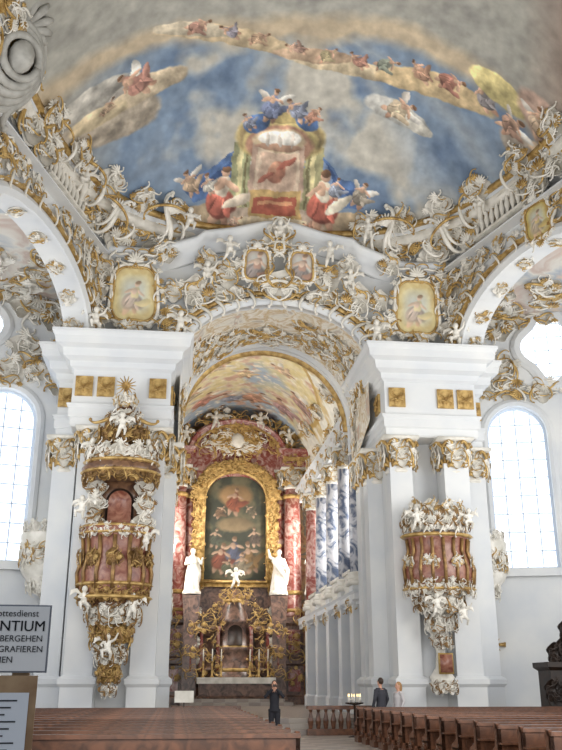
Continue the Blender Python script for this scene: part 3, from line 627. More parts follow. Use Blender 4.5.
# ------------------------------------------------------------ high altar
AY = 53.
alt = empty('high_altar', T((0, AY, .5)), label='towering red marble and gold high altar with painted altarpiece', cat='altar')
O = T((0, -AY, -.5))
def part(name, mb, mats, smooth=False, par=None, **k): return mkobj(name, bake(mb, O).mesh(mats, smooth), par or alt, **k)
mb = MB()
for sx in (1, -1):
    for x, y in ((3.5, AY), (4.9, AY-.4)):
        mb.prof(sx*x-.55, sx*x+.55, y-.6, y+.9, [(.15, .5), (.15, .9), (0, 1), (0, 2.6), (.12, 2.7), (.12, 3.0), (0, 3.1), (0, 4.8), (.15, 4.95), (.15, 5.3)], 0)
        mb.box((sx*x-.35, y-.66, 1.2), (sx*x+.35, y-.55, 2.4), 1); mb.box((sx*x-.35, y-.66, 3.3), (sx*x+.35, y-.55, 4.6), 1)
mb.box((-3, AY+.3, .5), (3, AY+1.2, 7.2), 0)
part('altar_base', mb, [DM, RM])
for sx in (1, -1):
    for x, y, m, r in ((3.5, AY, RM, .54), (4.95, AY-.4, RM, .46), (2.8, AY+.5, RM, .3)):
        b = MB(); b.lathe([(r*1.3, 5.3), (r*1.3, 5.6), (r*1.1, 5.65), (r*1.2, 5.8), (r, 5.9), (r, 8), (r*.86, 13.2)], (sx*x, y, 0), 20, 0)
        part('column_shaft', b, [m], True); capital(alt, O @ V((sx*x, y, 13.0)), r*2.3, 1.3)
        for z in (5.6, 6.6, 12.4):
            b = MB(); b.lathe([(r+.03+.15*(z < 6), z), (r+.07+.15*(z < 6), z+.1), (r+.03, z+.25)], (sx*x, y, 0), 20); part('gilded_ring', b, [GO], True)
mb = MB()
for sx in (1, -1):
    a, b = sorted((sx*2.9, sx*5.5)); mb.prof(a, b, AY-.7, AY+.8, [(0, 14.2), (0, 14.5), (.08, 14.6), (0, 14.65), (0, 15), (.3, 15.2), (.35, 15.4)], 0)
    mb.prof(a, b, AY-.72, AY+.8, [(0.02, 14.68), (.02, 14.95)], 1)
P = [(2.9*cos(t), AY-.3, 15.1+2.0*sin(t)) for t in [pi*i/24 for i in range(25)]]
mb.sweep(P, [(-.2, -.4), (-.2, .4), (.1, .55), (.25, .4), (.25, -.4)], (0, -1, 0), 0)
mb.sweep(P, [(-.3, .3), (-.3, .5), (-.18, .5), (-.18, .3)], (0, -1, 0), 1)
mb.plate([[(-2.9, 13.6), (2.9, 13.6)]+arch(0, 2.9, 0, 15.1, 2.0)], AY+.2, AY+.6, 0)
mb.box((-3, AY+.4, 5), (3, AY+1, 14), 0)
part('altar_entablature', mb, [RM, GO])
def apos(a, b):
    z = 7.5+6.3*b; w = 1.85*(1 if b < .76 else sqrt(max(0, 1-((b-.76)/.24)**2))*.85+.15); return (w*(2*a-1), AY+.15, z), (w*(2*a-1), z)
AS = [('e', 0, 10.8, 1.3, .5, 0, (.42, .36, .27)), ('e', 0, 12.6, 1.2, .8, 0, (.48, .38, .26))]
for x, z, s, rt, c in ((-.05, 12.3, 1.7, 10, (.56, .28, .20)), (-.9, 11.6, .9, 40, (.44, .34, .26)), (.9, 11.7, .9, -40, (.36, .34, .28)), (-.05, 9.2, 1.9, 0, (.28, .32, .44)), (-.85, 8.8, 1.8, 12, (.52, .26, .20)), (.9, 8.9, 1.9, -10, (.54, .42, .26)), (.45, 8.5, 1.3, 0, (.54, .50, .42)), (-1.2, 10.0, 1.2, 10, (.24, .28, .24)), (1.2, 10.1, 1.2, -10, (.30, .26, .24)), (-.45, 8.3, 1.1, 20, (.34, .38, .30))):
    AS += [('e', x+e[1], z-e[2], e[3], e[4], -e[5], mixc(e[6], (.2, .17, .13), .42)) for e in fig(0, 0, s, rt, c, mute=0)]
ASP = prep(AS)
mkobj('altarpiece_painting', painted(80, 150, apos, lambda x, z: ellc(x+.06*fr(x, z, 2), z+.06*fr(x+5, z, 2), ASP, mixc((.19, .20, .16), (.34, .32, .24), .5+fr(x, z, .9)*1.5), 2)), alt, O, label='dark painted altarpiece of robed figures')
P = [(-1.95, 7.35), (1.95, 7.35)]+[(1.95*cos(t), 12.3+1.75*sin(t)) for t in [pi*i/20 for i in range(21)]]
Q = [(1.18*x, (z-10.3)*1.1+10.3) for x, z in P]
mb = MB(); mb.plate([Q, P], AY-.05, AY+.1, 0)
mb.tube([(x, AY-.1, z) for x, z in P+[P[0]]], .12, 6)
r = random.Random(3)
for i in range(len(Q)):
    x, z = Q[i]
    for k in (0, 1): mb.put(CL[i % 6][k], orient((x*1.0, AY-.15, (z-10.3)*1.0+10.3), s=.85))
for i in range(9):
    z = 7.6+i*.62
    for sx in (1, -1): mb.put(CL[i % 6][0], orient((sx*2.3, AY-.15, z), s=.8)); mb.put(CL[(i+2) % 6][1], orient((sx*2.25, AY-.15, z), s=.8))
part('gilded_picture_frame', mb, [GO], True)
mb = MB()
for i in range(60):
    t = r.uniform(0, pi); k = r.uniform(.1, 1.25); x, z = 2.9*k*cos(t), 15.2+2.2*k*sin(t)
    mb.put(CL[i % 6][1], orient((x, AY-.6, z), s=r.uniform(.9, 1.3)), 1 if i % 4 == 0 else 0)
for i in range(24):
    a = 2*pi*(i+.5)/24; mb.tube([(.5*cos(a), AY-.7, 15.9+.5*sin(a)), ((1.1+.4*(i % 2))*cos(a), AY-.7, 15.9+(1.1+.4*(i % 2))*sin(a))], [.07, .02], 4)
mb.ell((0, AY-.7, 15.9), (.42, .2, .5), 1)
part('altar_crown', mb, [GO, ST], True)
for sx in (1, -1):
    mb = MB()
    for z in (14.6, 15.6, 16.5, 2, 4, 3.2, 5.1): mb.put(CL[int(z) % 6][1], orient((sx*(3.6+.3*sin(z*3)), AY-.75, z), s=1.2))
    for z in (14.8, 15.6, 4.5, 1.6, 2.9): mb.put(CL[int(z) % 6][1], orient((sx*4.9, AY-1.1, z), s=1.1))
    part('gilded_scrollwork', mb, [GO], True)
mb = MB()
mb.lathe([(1.3, .5), (1.3, 2.2), (1.1, 2.3), (1.0, 3.4), (1.15, 3.5), (1.0, 3.6), (.85, 4.9), (1., 5.0), (.8, 5.2), (.55, 6.), (.3, 6.3), (.12, 6.9)], (0, AY-.6, 0), 20, 0, sy=.7)
for z in (2.25, 3.5, 5.0, 6.1): mb.lathe([(1.2*(1-(z-2)*.14), z), (1.3*(1-(z-2)*.14), z+.1), (1.2*(1-(z-2)*.14), z+.2)], (0, AY-.6, 0), 20, 1, sy=.72)
mb.plate([archloop(0, .42, 3.7, 4.4, .4)], AY-1.35, AY-1.2, 2)
for sx in (1, -1):
    for x in (.95, 1.9, 2.5):
        mb.lathe([(.12, 2.3), (.1, 4.8-x*.3), (.17, 5.0-x*.3)], (sx*x, AY-1.1, 0), 10, 3)
        for z in (2.2, 3.3, 5.2-x*.3): mb.put(CL[int(x*3+z) % 6][1], orient((sx*x, AY-1.25, z), s=.9), 1)
    for z in (2.9, 3.9, 4.6, 5.6): mb.put(CL[int(z*2) % 6][1], orient((sx*(1.45-.1*z+.3), AY-1.3, z), s=.7), 1); mb.put(CL[int(z*3) % 6][0], orient((sx*(2.2), AY-1.1, z), s=.6), 4)
    mb.prof(min(sx*1.1, sx*2.8), max(sx*1.1, sx*2.8), AY-1, AY, [(0, .5), (0, 2.2), (.08, 2.3), (.08, 2.45), (-.1, 2.5), (-.1, 4.3), (.1, 4.5), (.1, 4.7), (0, 4.8)], 0)
    mb.put(CL[3][1], orient((sx*1.6, AY-1.2, 5.2), s=1.), 1); mb.put(CL[2][1], orient((sx*.5, AY-1.2, 6.4), s=.8), 1)
for i in range(7): mb.put(CL[i % 6][1], orient((-.9+.3*i, AY-1.4, 6.2+.4*(i % 2)), s=.7), 1)
part('tabernacle', mb, [DM, GO, WD2, RM, ST], True)
mb = MB(); mb.prof(-2.1, 2.1, AY-3, AY-1.9, [(0, .85), (.05, .9), (-.1, 1.0), (-.05, 1.7), (.1, 1.8), (.1, 1.9)], 0); mb.box((-3, AY-4, .5), (3, AY-.8, .68), 2); mb.box((-2.6, AY-3.6, .68), (2.6, AY-.8, .85), 2)
mb.box((-2.15, AY-3.15, 1.9), (2.15, AY-1.85, 1.94), 1); mb.box((-2.15, AY-3.16, 1.62), (2.15, AY-3.12, 1.92), 1)
part('altar_table', mb, [DM, ST, FLOOR])
for i, x in enumerate((-1.8, -1.3, -.8, .8, 1.3, 1.8)):
    o = empty('candlestick', T((x, AY-2.3, 1.94)), label='tall gilded altar candlestick with white candle', cat='candlestick', group='altar candlesticks')
    mb = MB(); mb.lathe([(.14, 0), (.05, .1), (.06, .3), (.03, .4), (.07, .7), (.03, .8), (.08, .85)], n=10); mkobj('candle_stand', mb.mesh([GO]), o)
    mb = MB(); mb.lathe([(.035, .85), (.03, 1.5)], n=8); mkobj('candle', mb.mesh([ST]), o)
for i, (x, y, z, s) in enumerate(((-2.55, AY-.9, 6.7, 1.4), (2.55, AY-.9, 6.7, 1.4), (-4.25, AY-1.5, 6.7, 1.5), (4.6, AY-1.5, 6.7, 1.5))):
    statue((x, y, z), s, i, .3 if x < 0 else -.3)
    b = MB(); b.prof(x-.4, x+.4, y-.3, y+.5, [(.1, .5), (.1, .8), (0, 1), (0, 5), (.12, z-.24)] if abs(x) < 3 else [(-.05, 3.6), (0, 5), (.12, z-.24)])
    part('statue_plinth', b, [DM])
for i, (x, z) in enumerate(((-3.2, 15.6), (3.2, 15.6), (-4.6, 15.5), (4.6, 15.5), (-1.4, 16.6), (1.4, 16.6), (0, 7.0))):
    putto((x, AY-1.0, z), 1.2, i, .2)

# ------------------------------------------------------------ pulpit (X<0) and gallery loge (X>0)
def wrap(mb, c, r, z, n, s, t0=0., t1=2*pi, gi=1, wi=0, sy=.8):
    for i in range(n):
        t = t0+(t1-t0)*(i+.5)/n; p = (c[0]+r*cos(t), c[1]+r*sy*sin(t), z); m = orient(p, (cos(t), sin(t), 0), s=s); q = CL[R.randrange(6)]
        mb.put(q[0], m, wi); mb.put(q[1], m, gi)
PR = mat('loge_rose_marble', (.46, .25, .20), .35, c2=(.64, .46, .38), scale=4, det=6, dist=1)
PB = mat('pulpit_brown_marble', (.30, .20, .15), .35, c2=(.50, .37, .27), scale=4, det=6, dist=1)
GD2 = mat('dark_gilding', (.66, .52, .32), .45, .35, c2=(.42, .31, .18), scale=4, bump=.3)
MATS = [ST, GO, PR, WD2, PB, GD2]
C = (-5.35, 28.75, 0)
pul = empty('pulpit', T((C[0], 29.3, 0)), label='lavish brown, white and gold rococo pulpit with crowned sounding board', cat='pulpit')
OP = T((-C[0], -29.3, 0)); F0, F1 = pi, 2*pi
def pp(name, mb, par): return mkobj(name, bake(mb, OP if par is pul else OL).mesh(MATS), par)
mb = MB(); mb.lathe([(.95, 4.1), (1.12, 4.4), (1.16, 4.9), (1.0, 5.5), (1.05, 6.0), (1.2, 6.2), (1.2, 6.35), (1.05, 6.35)], C, 28, 2, sy=.8)
for z in (4.1, 4.5, 6.1, 6.3): mb.lathe([(1.15, z), (1.24, z+.05), (1.15, z+.12)], C, 28, 1, sy=.8)
for i in range(7):
    t = pi+pi*(i+.5)/7; mb.tube([(C[0]+k*cos(t), C[1]+k*.8*sin(t), z) for k, z in ((1.15, 4.4), (1.2, 4.9), (1.04, 5.5), (1.1, 6.05))], .07, 5, 5)
wrap(mb, C, 1.13, 5.35, 5, .6, F0, F1, 1, 5); wrap(mb, C, 1.05, 4.25, 8, .6, F0-.2, F1+.2, 1, 5); wrap(mb, C, 1.15, 6.2, 8, .45, F0-.2, F1+.2, 5, 0); pp('pulpit_body', mb, pul)
mb = MB(); mb.lathe([(.05, 1.4), (.12, 1.6), (.3, 2.0), (.25, 2.4), (.5, 3.0), (.6, 3.5), (.95, 4.1)], C, 20, 4, sy=.8)
for z, r_, s, n in ((3.7, .75, .8, 6), (3.1, .55, .75, 5), (2.5, .35, .7, 4), (1.9, .25, .6, 4), (1.45, .1, .5, 3)): wrap(mb, C, r_, z, n, s, F0, F1, 5, 1 if z in (3.1, 1.9) else 0)
pp('pulpit_pendant', mb, pul)
mb = MB(); mb.box((C[0]-.95, 29.1, 6.2), (C[0]+.95, 29.35, 9), 4); mb.plate([archloop(C[0], .38, 6.4, 7.3, .38)], 28.98, 29.12, 2); mb.plate([archloop(C[0], .46, 6.4, 7.3, .46)], 29.03, 29.13, 3)
for z in (6.6, 7.2, 7.8):
    for s in (1, -1): wrap(mb, (C[0]+s*.8, 29.1, 0), .1, z, 1, .75, F0+.8, F1-.8, 5)
pp('pulpit_back', mb, pul)
mb = MB(); mb.lathe([(.9, 8.0), (1.25, 8.1), (1.3, 8.3), (1.15, 8.5), (.9, 8.8), (.5, 9.2), (.45, 9.8), (.3, 10.4), (.1, 10.9), (.04, 11.3)], C, 28, 4, sy=.8)
for z, r_ in ((8.1, 1.26), (8.45, 1.2)): mb.lathe([(r_, z), (r_+.08, z+.06), (r_, z+.12)], C, 28, 1, sy=.8)
wrap(mb, C, 1.2, 8.0, 9, .5, F0-.3, F1+.3, 1, 5); wrap(mb, C, 1.1, 8.75, 7, .75, F0-.3, F1+.3, 5); wrap(mb, C, .75, 9.4, 5, .75, F0-.2, F1+.2, 1, 5); wrap(mb, C, .5, 10., 4, .7, F0, F1, 5); wrap(mb, C, .3, 10.7, 3, .5, F0, F1)
for i in range(14):
    a = pi*2*i/14; mb.tube([(C[0], C[1]-.3, 11.2), (C[0]+.35*cos(a), C[1]-.3, 11.2+.35*sin(a))], [.04, .012], 4, 1)
for s in (1, -1):
    for z in (9.3, 10): q = MB(); scroll(q, (.6, z), 1.0, 1.9, 'S', .07, 0, s); mb.put(q, T((C[0], C[1]-.1, 0)), 1)
pp('sounding_board', mb, pul)
for i, (x, y, z) in enumerate(((-6.3, 28.3, 8.5), (-4.5, 28.3, 8.5), (-5.35, 27.9, 9.3), (-6.5, 28.4, 6.6), (-4.4, 28.2, 5.6), (-6.2, 28.1, 3.7), (-4.7, 28.1, 3.5), (-5.4, 28.2, 2.3))): putto((x, y, z), .85, i, R.uniform(-.6, .6), 'white stucco cherub seated on the pulpit')
C = (5.35, 28.9, 0)
log = empty('gallery_loge', T((C[0], 29.3, 0)), label='red and gold balcony loge with openwork crest on pier', cat='balcony')
OL = T((-C[0], -29.3, 0))
mb = MB(); mb.lathe([(.9, 4.4), (1.15, 4.7), (1.2, 5.2), (1.0, 5.8), (1.05, 6.2), (1.2, 6.35), (1.05, 6.4)], C, 28, 2, sy=.7)
for i in range(9):
    t = pi+pi*(i+.5)/9; mb.tube([(C[0]+1.18*cos(t), C[1]+.83*sin(t), 4.7), (C[0]+1.24*cos(t), C[1]+.87*sin(t), 5.2), (C[0]+1.05*cos(t), C[1]+.75*sin(t), 5.8), (C[0]+1.1*cos(t), C[1]+.77*sin(t), 6.2)], .06, 5, 5)
for z in (4.5, 6.25): mb.lathe([(1.18, z), (1.26, z+.05), (1.18, z+.12)], C, 28, 1, sy=.7)
wrap(mb, C, 1.12, 4.6, 8, .6, F0-.1, F1+.1, 5, sy=.7); wrap(mb, C, 1.16, 5.4, 4, .5, F0, F1, 1, 0, sy=.7); pp('loge_body', mb, log)
mb = MB(); wrap(mb, C, 1.05, 6.75, 7, .8, F0-.1, F1+.1, 5, 0, .7); wrap(mb, C, .95, 7.2, 4, .65, F0+.3, F1-.3, 1, 0, .7)
for s in (1, -1): q = MB(); scroll(q, (.7, 7.0), .9, 2., 'S', .09, 0, s); mb.put(q, T((C[0], C[1]-.5, 0)), 0)
pp('loge_crest', mb, log)
mb = MB(); mb.lathe([(.35, 1.35), (.4, 1.5), (.3, 1.6), (.42, 1.8), (.2, 2.1), (.15, 2.6), (.35, 3.3), (.45, 3.8), (.9, 4.4)], (C[0], C[1]+.3, 0), 20, 0, sy=.8)
for z, r_, s, n in ((4.1, .75, .7, 6), (3.5, .45, .65, 4), (2.9, .25, .5, 3), (1.5, .35, .45, 4)): wrap(mb, C, r_, z, n, s, F0, F1, 5)
mb.box((C[0]-.2, 28.6, 1.95), (C[0]+.2, 28.7, 2.5), 2); mb.box((C[0]-.24, 28.63, 1.9), (C[0]+.24, 28.72, 2.55), 1); pp('loge_pendant', mb, log)
for i, (x, y, z) in enumerate(((5.0, 28.1, 3.7), (5.9, 28.2, 3.4), (4.5, 28.2, 6.5), (6.3, 28.2, 6.5))): putto((x, y, z), .75, i, 0, 'white stucco cherub seated on the balcony loge')
for sx in (1, -1):
    C = (sx*7.9, 32.1, 0); b = empty('aisle_balcony', T(C), label='small white stucco balcony with gilded shell ornament on aisle wall', cat='balcony', group='aisle balconies')
    OL = T((-C[0], -C[1], 0)); mb = MB(); mb.lathe([(.1, 4.2), (.4, 4.7), (.9, 5.2), (1.0, 5.4), (1.0, 5.9), (1.1, 6.6), (1.0, 6.7)], C, 24, 0, sy=.8); wrap(mb, C, .98, 5.9, 6, .8, F0, F1); pp('balcony_body', mb, b)
    mb = MB(); wrap(mb, C, .6, 4.9, 4, .8, F0, F1, 0, 0); wrap(mb, C, .95, 6.8, 5, .6, F0, F1, 0, 0); pp('balcony_pendant', mb, b)

# ------------------------------------------------------------ furniture
prof = [(0, 0), (.52, 0), (.52, .12), (.46, .2), (.5, .42), (.44, .52), (.3, .56), (.18, .62), (.16, .8), (.2, .9), (.14, .98), (.04, .98), (0, .9)]
def pew_meshes(L):
    e = MB(); tmp = MB(); tmp.plate([prof], 0, .06)
    e.put(tmp, Matrix(((0, 1, 0, 0), (-1, 0, 0, 0), (0, 0, 1, 0), (0, 0, 0, 1))))
    e.put(CLM[1][0], orient((.08, -.26, .3), (1, 0, 0), s=.22)); e.put(CLM[1][0], orient((-.02, -.26, .3), (-1, 0, 0), s=.22))
    s = MB(); s.box((0, -.44, .42), (L, -.04, .46)); k = MB(); k.box((0, .05, .14), (L, .2, .19)); k.box((0, .02, .0), (L, .05, .16))
    b = MB(); b.box((0, -.05, .3), (L, 0, .92)); b.box((0, -.09, .9), (L, .07, .96)); b.box((0, 0, .66), (L, .17, .69))
    for i in range(int(L/1.2)): x = .6+i*1.2; b.box((x-.45, .0, .36), (x+.45, .012, .62))
    return [m.mesh([WD], False) for m in (e, s, k, b)]
for x0, L, n in ((-10.6, 9.05, 14), (2.05, 8.6, 14)):
    E_, S_, K_, B_ = pew_meshes(L)
    for i in range(n):
        o = empty('church_pew', T((x0, 12.9+i*1.08, 0)), label='long brown wooden church pew with carved ends', cat='pew', group='church pews')
        Mf = Matrix.Diagonal((1, -1, 1, 1))
        mkobj('bench_end', E_, o, Mf); mkobj('bench_end', E_, o, T((L-.06, 0, 0)) @ Mf); mkobj('seat', S_, o, Mf); mkobj('kneeler', K_, o, Mf); mkobj('backrest', B_, o, Mf)
for sx in (1, -1):
    mb = MB(); a, b = sorted((sx*1.1, sx*3.4)); mb.box((a, 30.6, 0), (b, 30.85, .2)); mb.box((a, 30.55, .8), (b, 30.9, .92))
    for i in range(9): x = a+(b-a)*(i+.5)/9; mb.lathe([(.06, .2), (.1, .45), (.04, .7), (.07, .8)], (x, 30.72, 0), 8)
    mkobj('communion_rail', mb.mesh([WD], False), label='carved brown wooden communion rail', cat='railing', group='communion rails')
mb = MB(); mb.box((-2.9, 28.6, 0), (-1.6, 28.7, .75)); mb.box((-2.95, 28.3, .72), (-1.55, 28.75, .78)); mb.box((-2.9, 28.35, 0), (-2.84, 28.6, .72)); mb.box((-1.66, 28.35, 0), (-1.6, 28.6, .72)); mkobj('kneeling_desk', mb.mesh([WD], False), label='brown wooden kneeling desk before the choir steps', cat='desk')
o = empty('notice_stand', T((-3.0, 29.4, 0)), label='small cream notice board on a thin stand', cat='sign'); mb = MB(); mb.box((-.02, 0, 0), (.02, .04, 1.1)); mb.box((-.2, -.1, 0), (.2, .15, .03)); mkobj('post', mb.mesh([WD2], False), o); mb = MB(); mb.box((-.3, -.03, 1.05), (.3, 0, 1.4)); mkobj('board', mb.mesh([ST], False), o)
o = empty('votive_candle_stand', T((2.5, 29.6, 0)), label='dark iron votive stand with small lit candles', cat='candle stand')
mb = MB(); mb.lathe([(.25, 0), (.04, .06), (.03, .95), (.3, 1.0), (.3, 1.04)], n=12); mkobj('stand', mb.mesh([WD2]), o)
CAN = mat('candle_glow', (1, .85, .6), .5, emis=3)
mb = MB()
for i in range(7): a = 2*pi*i/7; mb.lathe([(.025, 1.04), (.025, 1.22)], (.2*cos(a), .2*sin(a), 0), 6); mb.lathe([(.012, 1.22), (.015, 1.26), (.003, 1.31)], (.2*cos(a), .2*sin(a), 0), 6, 1)
mkobj('candles', mb.mesh([ST, CAN]), o)
mb = MB()
for i in range(4):
    a = pi*i/2; mb.tube([(.05*cos(a), 0, .05*sin(a)), (.42*cos(a), -.03, .42*sin(a))], [.03, .1], 5); a += pi/4; mb.tube([(0, 0, 0), (.3*cos(a), 0, .3*sin(a))], [.04, .01], 4)
mb.ell((0, -.05, 0), .12); mb.tube([(0, -.05, -.2), (0, -.3, -.25), (0, -.3, -.05)], .02, 5)
mkobj('consecration_cross', mb.mesh([GO]), None, orient((8.6, 33.1, 3.0), (-.2, -1, 0)), label='gilded consecration cross with candle arm on white wall', cat='cross')
o = empty('confessional', T((9.0, 27.9, 0)), label='dark carved wooden confessional with scrolled crest', cat='confessional'); mb = MB()
mb.prof(-.7, .7, -.5, .5, [(.08, 0), (.08, .25), (0, .3), (0, 2.0), (.12, 2.1), (.12, 2.25)]); mkobj('cabinet', mb.mesh([WD2], False), o)
mb = MB()
for x, z, s in ((0, 2.6, 1), (-.45, 2.5, .7), (.45, 2.5, .7), (0, 3.2, .7), (-.65, 1.4, .7), (.65, 1.4, .7)):
    for q in CL[1]: mb.put(q, orient((x, -.5, z), s=s))
mkobj('carved_crest', mb.mesh([WD2]), o)

# ------------------------------------------------------------ sign
SIGNW = mat('sign_white', (.96, .96, .96), .5); SIGNF = mat('sign_frame', (.50, .52, .56), .5); INK = mat('ink', (.10, .11, .14), .6); PAPER = mat('sign_paper', (.92, .94, .97), .6)
SM = T((-3.975, 3.5, 0)) @ Matrix.Rotation(.06, 4, 'Z')
sg = empty('notice_sign', SM, label='white notice board with black German lettering on wooden stand', cat='sign')
mb = MB(); mb.box((-.24, 0, 1.64), (.195, .015, 1.885)); mkobj('sign_board', mb.mesh([SIGNF], False), sg)
mb = MB(); mb.box((-.234, -.004, 1.646), (.189, .0, 1.879)); mkobj('sign_face', mb.mesh([SIGNW], False), sg)
mb = MB(); mb.box((-.24, .002, 1.25), (.165, .02, 1.63)); mkobj('wooden_backboard', mb.mesh([WD3], False), sg)
mb = MB(); mb.box((-.26, .02, 0), (-.2, .06, 1.88)); mb.box((.07, .02, 0), (.13, .06, 1.88)); mb.box((-.3, -.2, 0), (.2, .3, .04)); mkobj('sign_stand', mb.mesh([WD3], False), sg)
mb = MB(); mb.box((-.22, -.006, 1.3), (.14, .0, 1.57)); mkobj('paper_notice', mb.mesh([PAPER], False), sg)
def text(s, x, z, size, al='RIGHT', bold=0):
    cu = bpy.data.curves.new('t', 'FONT'); cu.body = s; cu.size = size; cu.align_x = al; cu.extrude = .0005; cu.materials.append(INK)
    cu.offset = bold
    o = bpy.data.objects.new('tt', cu); COL.objects.link(o); bpy.context.view_layer.update()
    me = bpy.data.meshes.new_from_object(o.evaluated_get(bpy.context.evaluated_depsgraph_get())); bpy.data.objects.remove(o)
    mkobj('lettering', me, sg, T((x, -.006, z)) @ Matrix.Rotation(pi/2, 4, 'X'))
text('Gottesdienst', .15, 1.842, .034); text('SILENTIUM', .178, 1.789, .054); text('SILENTIUM', .1788, 1.789, .054); text('VORÜBERGEHEN', .172, 1.751, .032)
text('FOTOGRAFIEREN', .176, 1.713, .032); text('AUFNAHMEN', .07, 1.675, .032)
mb = MB()
for i in range(9): mb.box((-.18, -.008, 1.54-i*.024), (.1-(i % 3)*.02, -.006, 1.545-i*.024))
mkobj('small_print', mb.mesh([INK], False), sg)

# ------------------------------------------------------------ people
SKIN = mat('skin', (.82, .62, .52), .6); EYE = mat('eye_dark', (.1, .08, .07), .4); LIP = mat('lips', (.66, .36, .33), .5)
def person(loc, rz, arms, top, trou, hairc, long=False, label='', h=1.7):
    M = T(V(loc)) @ Matrix.Rotation(rz, 4, 'Z') @ Matrix.Scale(h/1.74, 4)
    o = empty('person', M, label=label, cat='person')
    b = MB(); t = MB(); p = MB()
    b.tube([(0, 0, .9), (0, .01, 1.1), (0, 0, 1.3), (0, 0, 1.42)], [.14, .12, .15, .1], 12); b.tube([(0, 0, 1.4), (0, -.01, 1.54)], .052, 10)
    b.ell((0, -.01, 1.62), (.075, .095, .118), n=16, m=12); b.ell((0, -.06, 1.56), (.045, .04, .05)); b.tube([(0, -.1, 1.635), (0, -.125, 1.6), (0, -.1, 1.59)], [.01, .016, .01], 6)
    for s in (1, -1): b.ell((s*.077, 0, 1.62), (.012, .025, .035))
    t.tube([(0, 0, .82), (0, .01, 1.05), (0, 0, 1.28), (0, 0, 1.42)], [.165, .145, .165, .1], 14); t.tube([(-.17, 0, 1.39), (.17, 0, 1.39)], .07, 10)
    p.tube([(0, 0, .84), (0, 0, .96)], [.165, .14], 12)
    for s in (1, -1):
        leg = [(s*.09, 0, .9), (s*.1, -.01, .48), (s*.1, .02, .09)]
        b.tube(leg, [.09, .06, .04], 10); p.tube(leg, [.105, .08, .065], 12)
        b.tube([(s*.1, .05, .04), (s*.105, -.14, .035)], [.04, .035], 8)
    for s, (e, w) in zip((1, -1), arms):
        a = [(s*.18, 0, 1.4), e, w]; b.tube(a, [.05, .04, .027], 10); t.tube(a, [.068, .055, .042], 10)
        e, w = V(e), V(w); d = (w-e).normalized(); side = d.cross(V((0, 0, 1)) if abs(d.z) < .8 else V((0, 1, 0))).normalized(); q = d.cross(side)
        b.tube([w, w+d*.05, w+d*.09], [.026, .036, .034], 8, flat=.6)
        for k, L in enumerate((.065, .075, .07, .055)):
            r0 = w+d*.085+side*(.027-.018*k); b.tube([r0, r0+d*L*.5+q*.008, r0+d*L*.85+q*.03], [.0105, .01, .009], 6)
        b.tube([w+d*.03+side*.03, w+d*.06+side*.055+q*.01, w+d*.09+side*.055+q*.03], [.012, .011, .009], 6)
    mkobj('body', remesh(b, .011, [SKIN]), o); mkobj('jacket', remesh(t, .016, [top]), o); mkobj('trousers', remesh(p, .016, [trou]), o)
    hb = MB(); hb.ell((0, .02, 1.65), (.088, .1, .11), n=16, m=12)
    if long: hb.tube([(0, .05, 1.68), (0, .07, 1.55), (0, .07, 1.42)], [.08, .08, .05], 10)
    mkobj('hair', remesh(hb, .014, [hairc]), o)
    for s in (1, -1): sh = MB(); sh.tube([(s*.1, .07, .04), (s*.105, -.05, .05), (s*.108, -.17, .035)], [.045, .05, .035], 10, flat=.8); mkobj('shoe', sh.mesh([WD2]), o)
    for s in (1, -1): f = MB(); f.ell((s*.032, -.098, 1.63), (.013, .008, .008)); f.tube([(s*.016, -.1, 1.652), (s*.05, -.092, 1.652)], .004, 4); mkobj('eye', f.mesh([EYE]), o)
    f = MB(); f.tube([(-.022, -.1, 1.565), (0, -.105, 1.567), (.022, -.1, 1.565)], .006, 5); mkobj('mouth', f.mesh([LIP]), o)
    return o
DK = mat('dark_navy_cloth', (.12, .12, .15), .8); DK2 = mat('charcoal_cloth', (.22, .22, .25), .8); LT = mat('pale_cloth', (.78, .76, .76), .8); JN = mat('denim', (.25, .28, .36), .8)
HB = mat('brown_hair', (.22, .15, .10), .6); HL = mat('blond_hair', (.66, .50, .32), .6)
person((-.25, 28.3, 0), -.1, (((.3, -.12, 1.25), (.06, -.2, 1.5)), ((-.3, -.12, 1.25), (-.06, -.2, 1.5))), DK, DK, HB, False, 'person in dark jacket and trousers raising a camera to the face')
ca = empty('camera', T((-.27, 28.3-.27, 1.52)), label='small black compact camera held at eye level', cat='camera')
mb = MB(); mb.prof(-.055, .055, -.015, .02, [(0, 0), (.004, .01), (.004, .06), (0, .07)]); mkobj('camera_body', mb.mesh([WD2], False), ca); mb = MB(); mb.lathe([(.022, 0), (.022, .03), (.016, .032)], n=12); mkobj('lens', mb.mesh([WD2]), ca, T((0, -.015, .035)) @ Matrix.Rotation(pi/2, 4, 'X'))
dn = (((.26, .02, 1.13), (.24, -.1, .9)), ((-.26, .02, 1.13), (-.24, -.1, .9)))
person((3.15, 28.6, 0), pi+.5, dn, DK2, DK, HB, False, 'man in charcoal jacket standing with his back turned', h=1.78)
person((3.7, 28.5, 0), -1.2, dn, LT, JN, HL, True, 'woman with long blond hair in pale top and jeans', h=1.66)

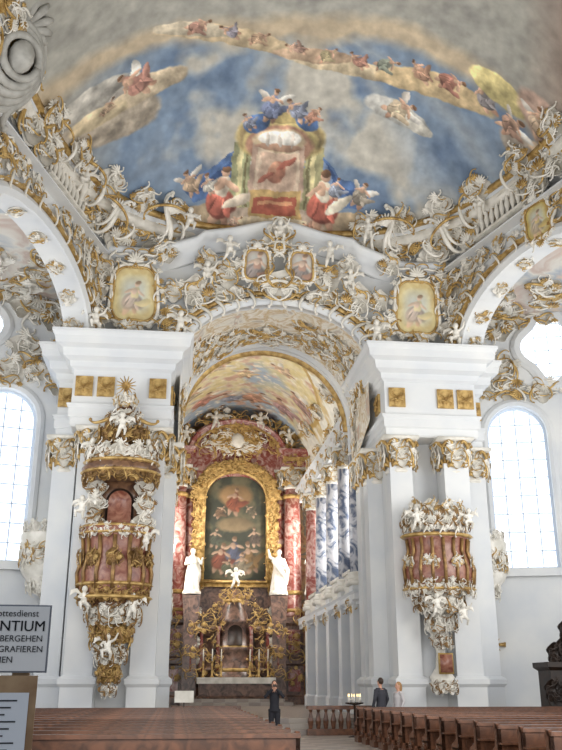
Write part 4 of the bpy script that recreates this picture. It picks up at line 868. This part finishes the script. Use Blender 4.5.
# ------------------------------------------------------------ light
w = bpy.data.worlds.new('World'); bpy.context.scene.world = w; w.use_nodes = True
w.node_tree.nodes['Background'].inputs[0].default_value = (.84, .91, 1, 1); w.node_tree.nodes['Background'].inputs[1].default_value = .48
def area(loc, tgt, sx, sy, e, c=(1, 1, 1)):  # one name for window daylight and for added fill lamps
    l = bpy.data.lights.new('daylight_and_fill', 'AREA'); l.shape = 'RECTANGLE'; l.size = sx; l.size_y = sy; l.energy = e; l.color = c
    o = bpy.data.objects.new('daylight_and_fill', l); COL.objects.link(o); o.location = loc
    o.rotation_euler = (V(tgt)-V(loc)).to_track_quat('-Z', 'Y').to_euler()
area((13, 14, 8), (-3, 29, 13), 5, 7, 1200, (1, .99, .96)); area((-13, 14, 8), (3, 29, 13), 5, 7, 500, (.94, .97, 1))
for sx in (1, -1):
    area((sx*12, 22, 8), (0, 27, 15), 4, 6, 360, (1, .99, .97))
    area((sx*6.2, 42, 9), (-sx*2, 46, 9), 9, 4, 650, (1, .98, .93)); area((sx*5.5, 49.2, 10), (0, 54, 10), 2, 5, 780, (1, .95, .87))
    area((sx*12.5, 25, 6), (sx*10.5, 33, 9), 3, 5, 120, (.92, .96, 1))
area((0, 8, 3), (0, 24, 22), 10, 6, 1300, (1, .98, .95))  # added fill, not a window: brightens the nave vault from below
area((0, 17, 2.5), (0, 29, 18), 12, 5, 380, (1, .98, .95))  # added upward fill for the chancel wall and upper stucco
area((0, 44, 12.2), (0, 47, 18), 5, 8, 180, (1, .97, .92))  # added fill lamp in mid-air, aimed up at the choir vault
area((0, 32, 8), (0, 34, 15), 5, 2, 80, (1, .98, .94))  # added fill lamp in mid-air under the chancel arch

# ------------------------------------------------------------ camera
cam = bpy.data.cameras.new('Camera'); cam.sensor_fit = 'VERTICAL'; cam.sensor_height = 24; cam.lens = 24*868/750
co = bpy.data.objects.new('Camera', cam); COL.objects.link(co); bpy.context.scene.camera = co
co.location = (-3.3, 0, 1.6); co.rotation_euler = (radians(90+19.6), 0, radians(-6.56))
bpy.context.scene.view_settings.view_transform = 'Standard'
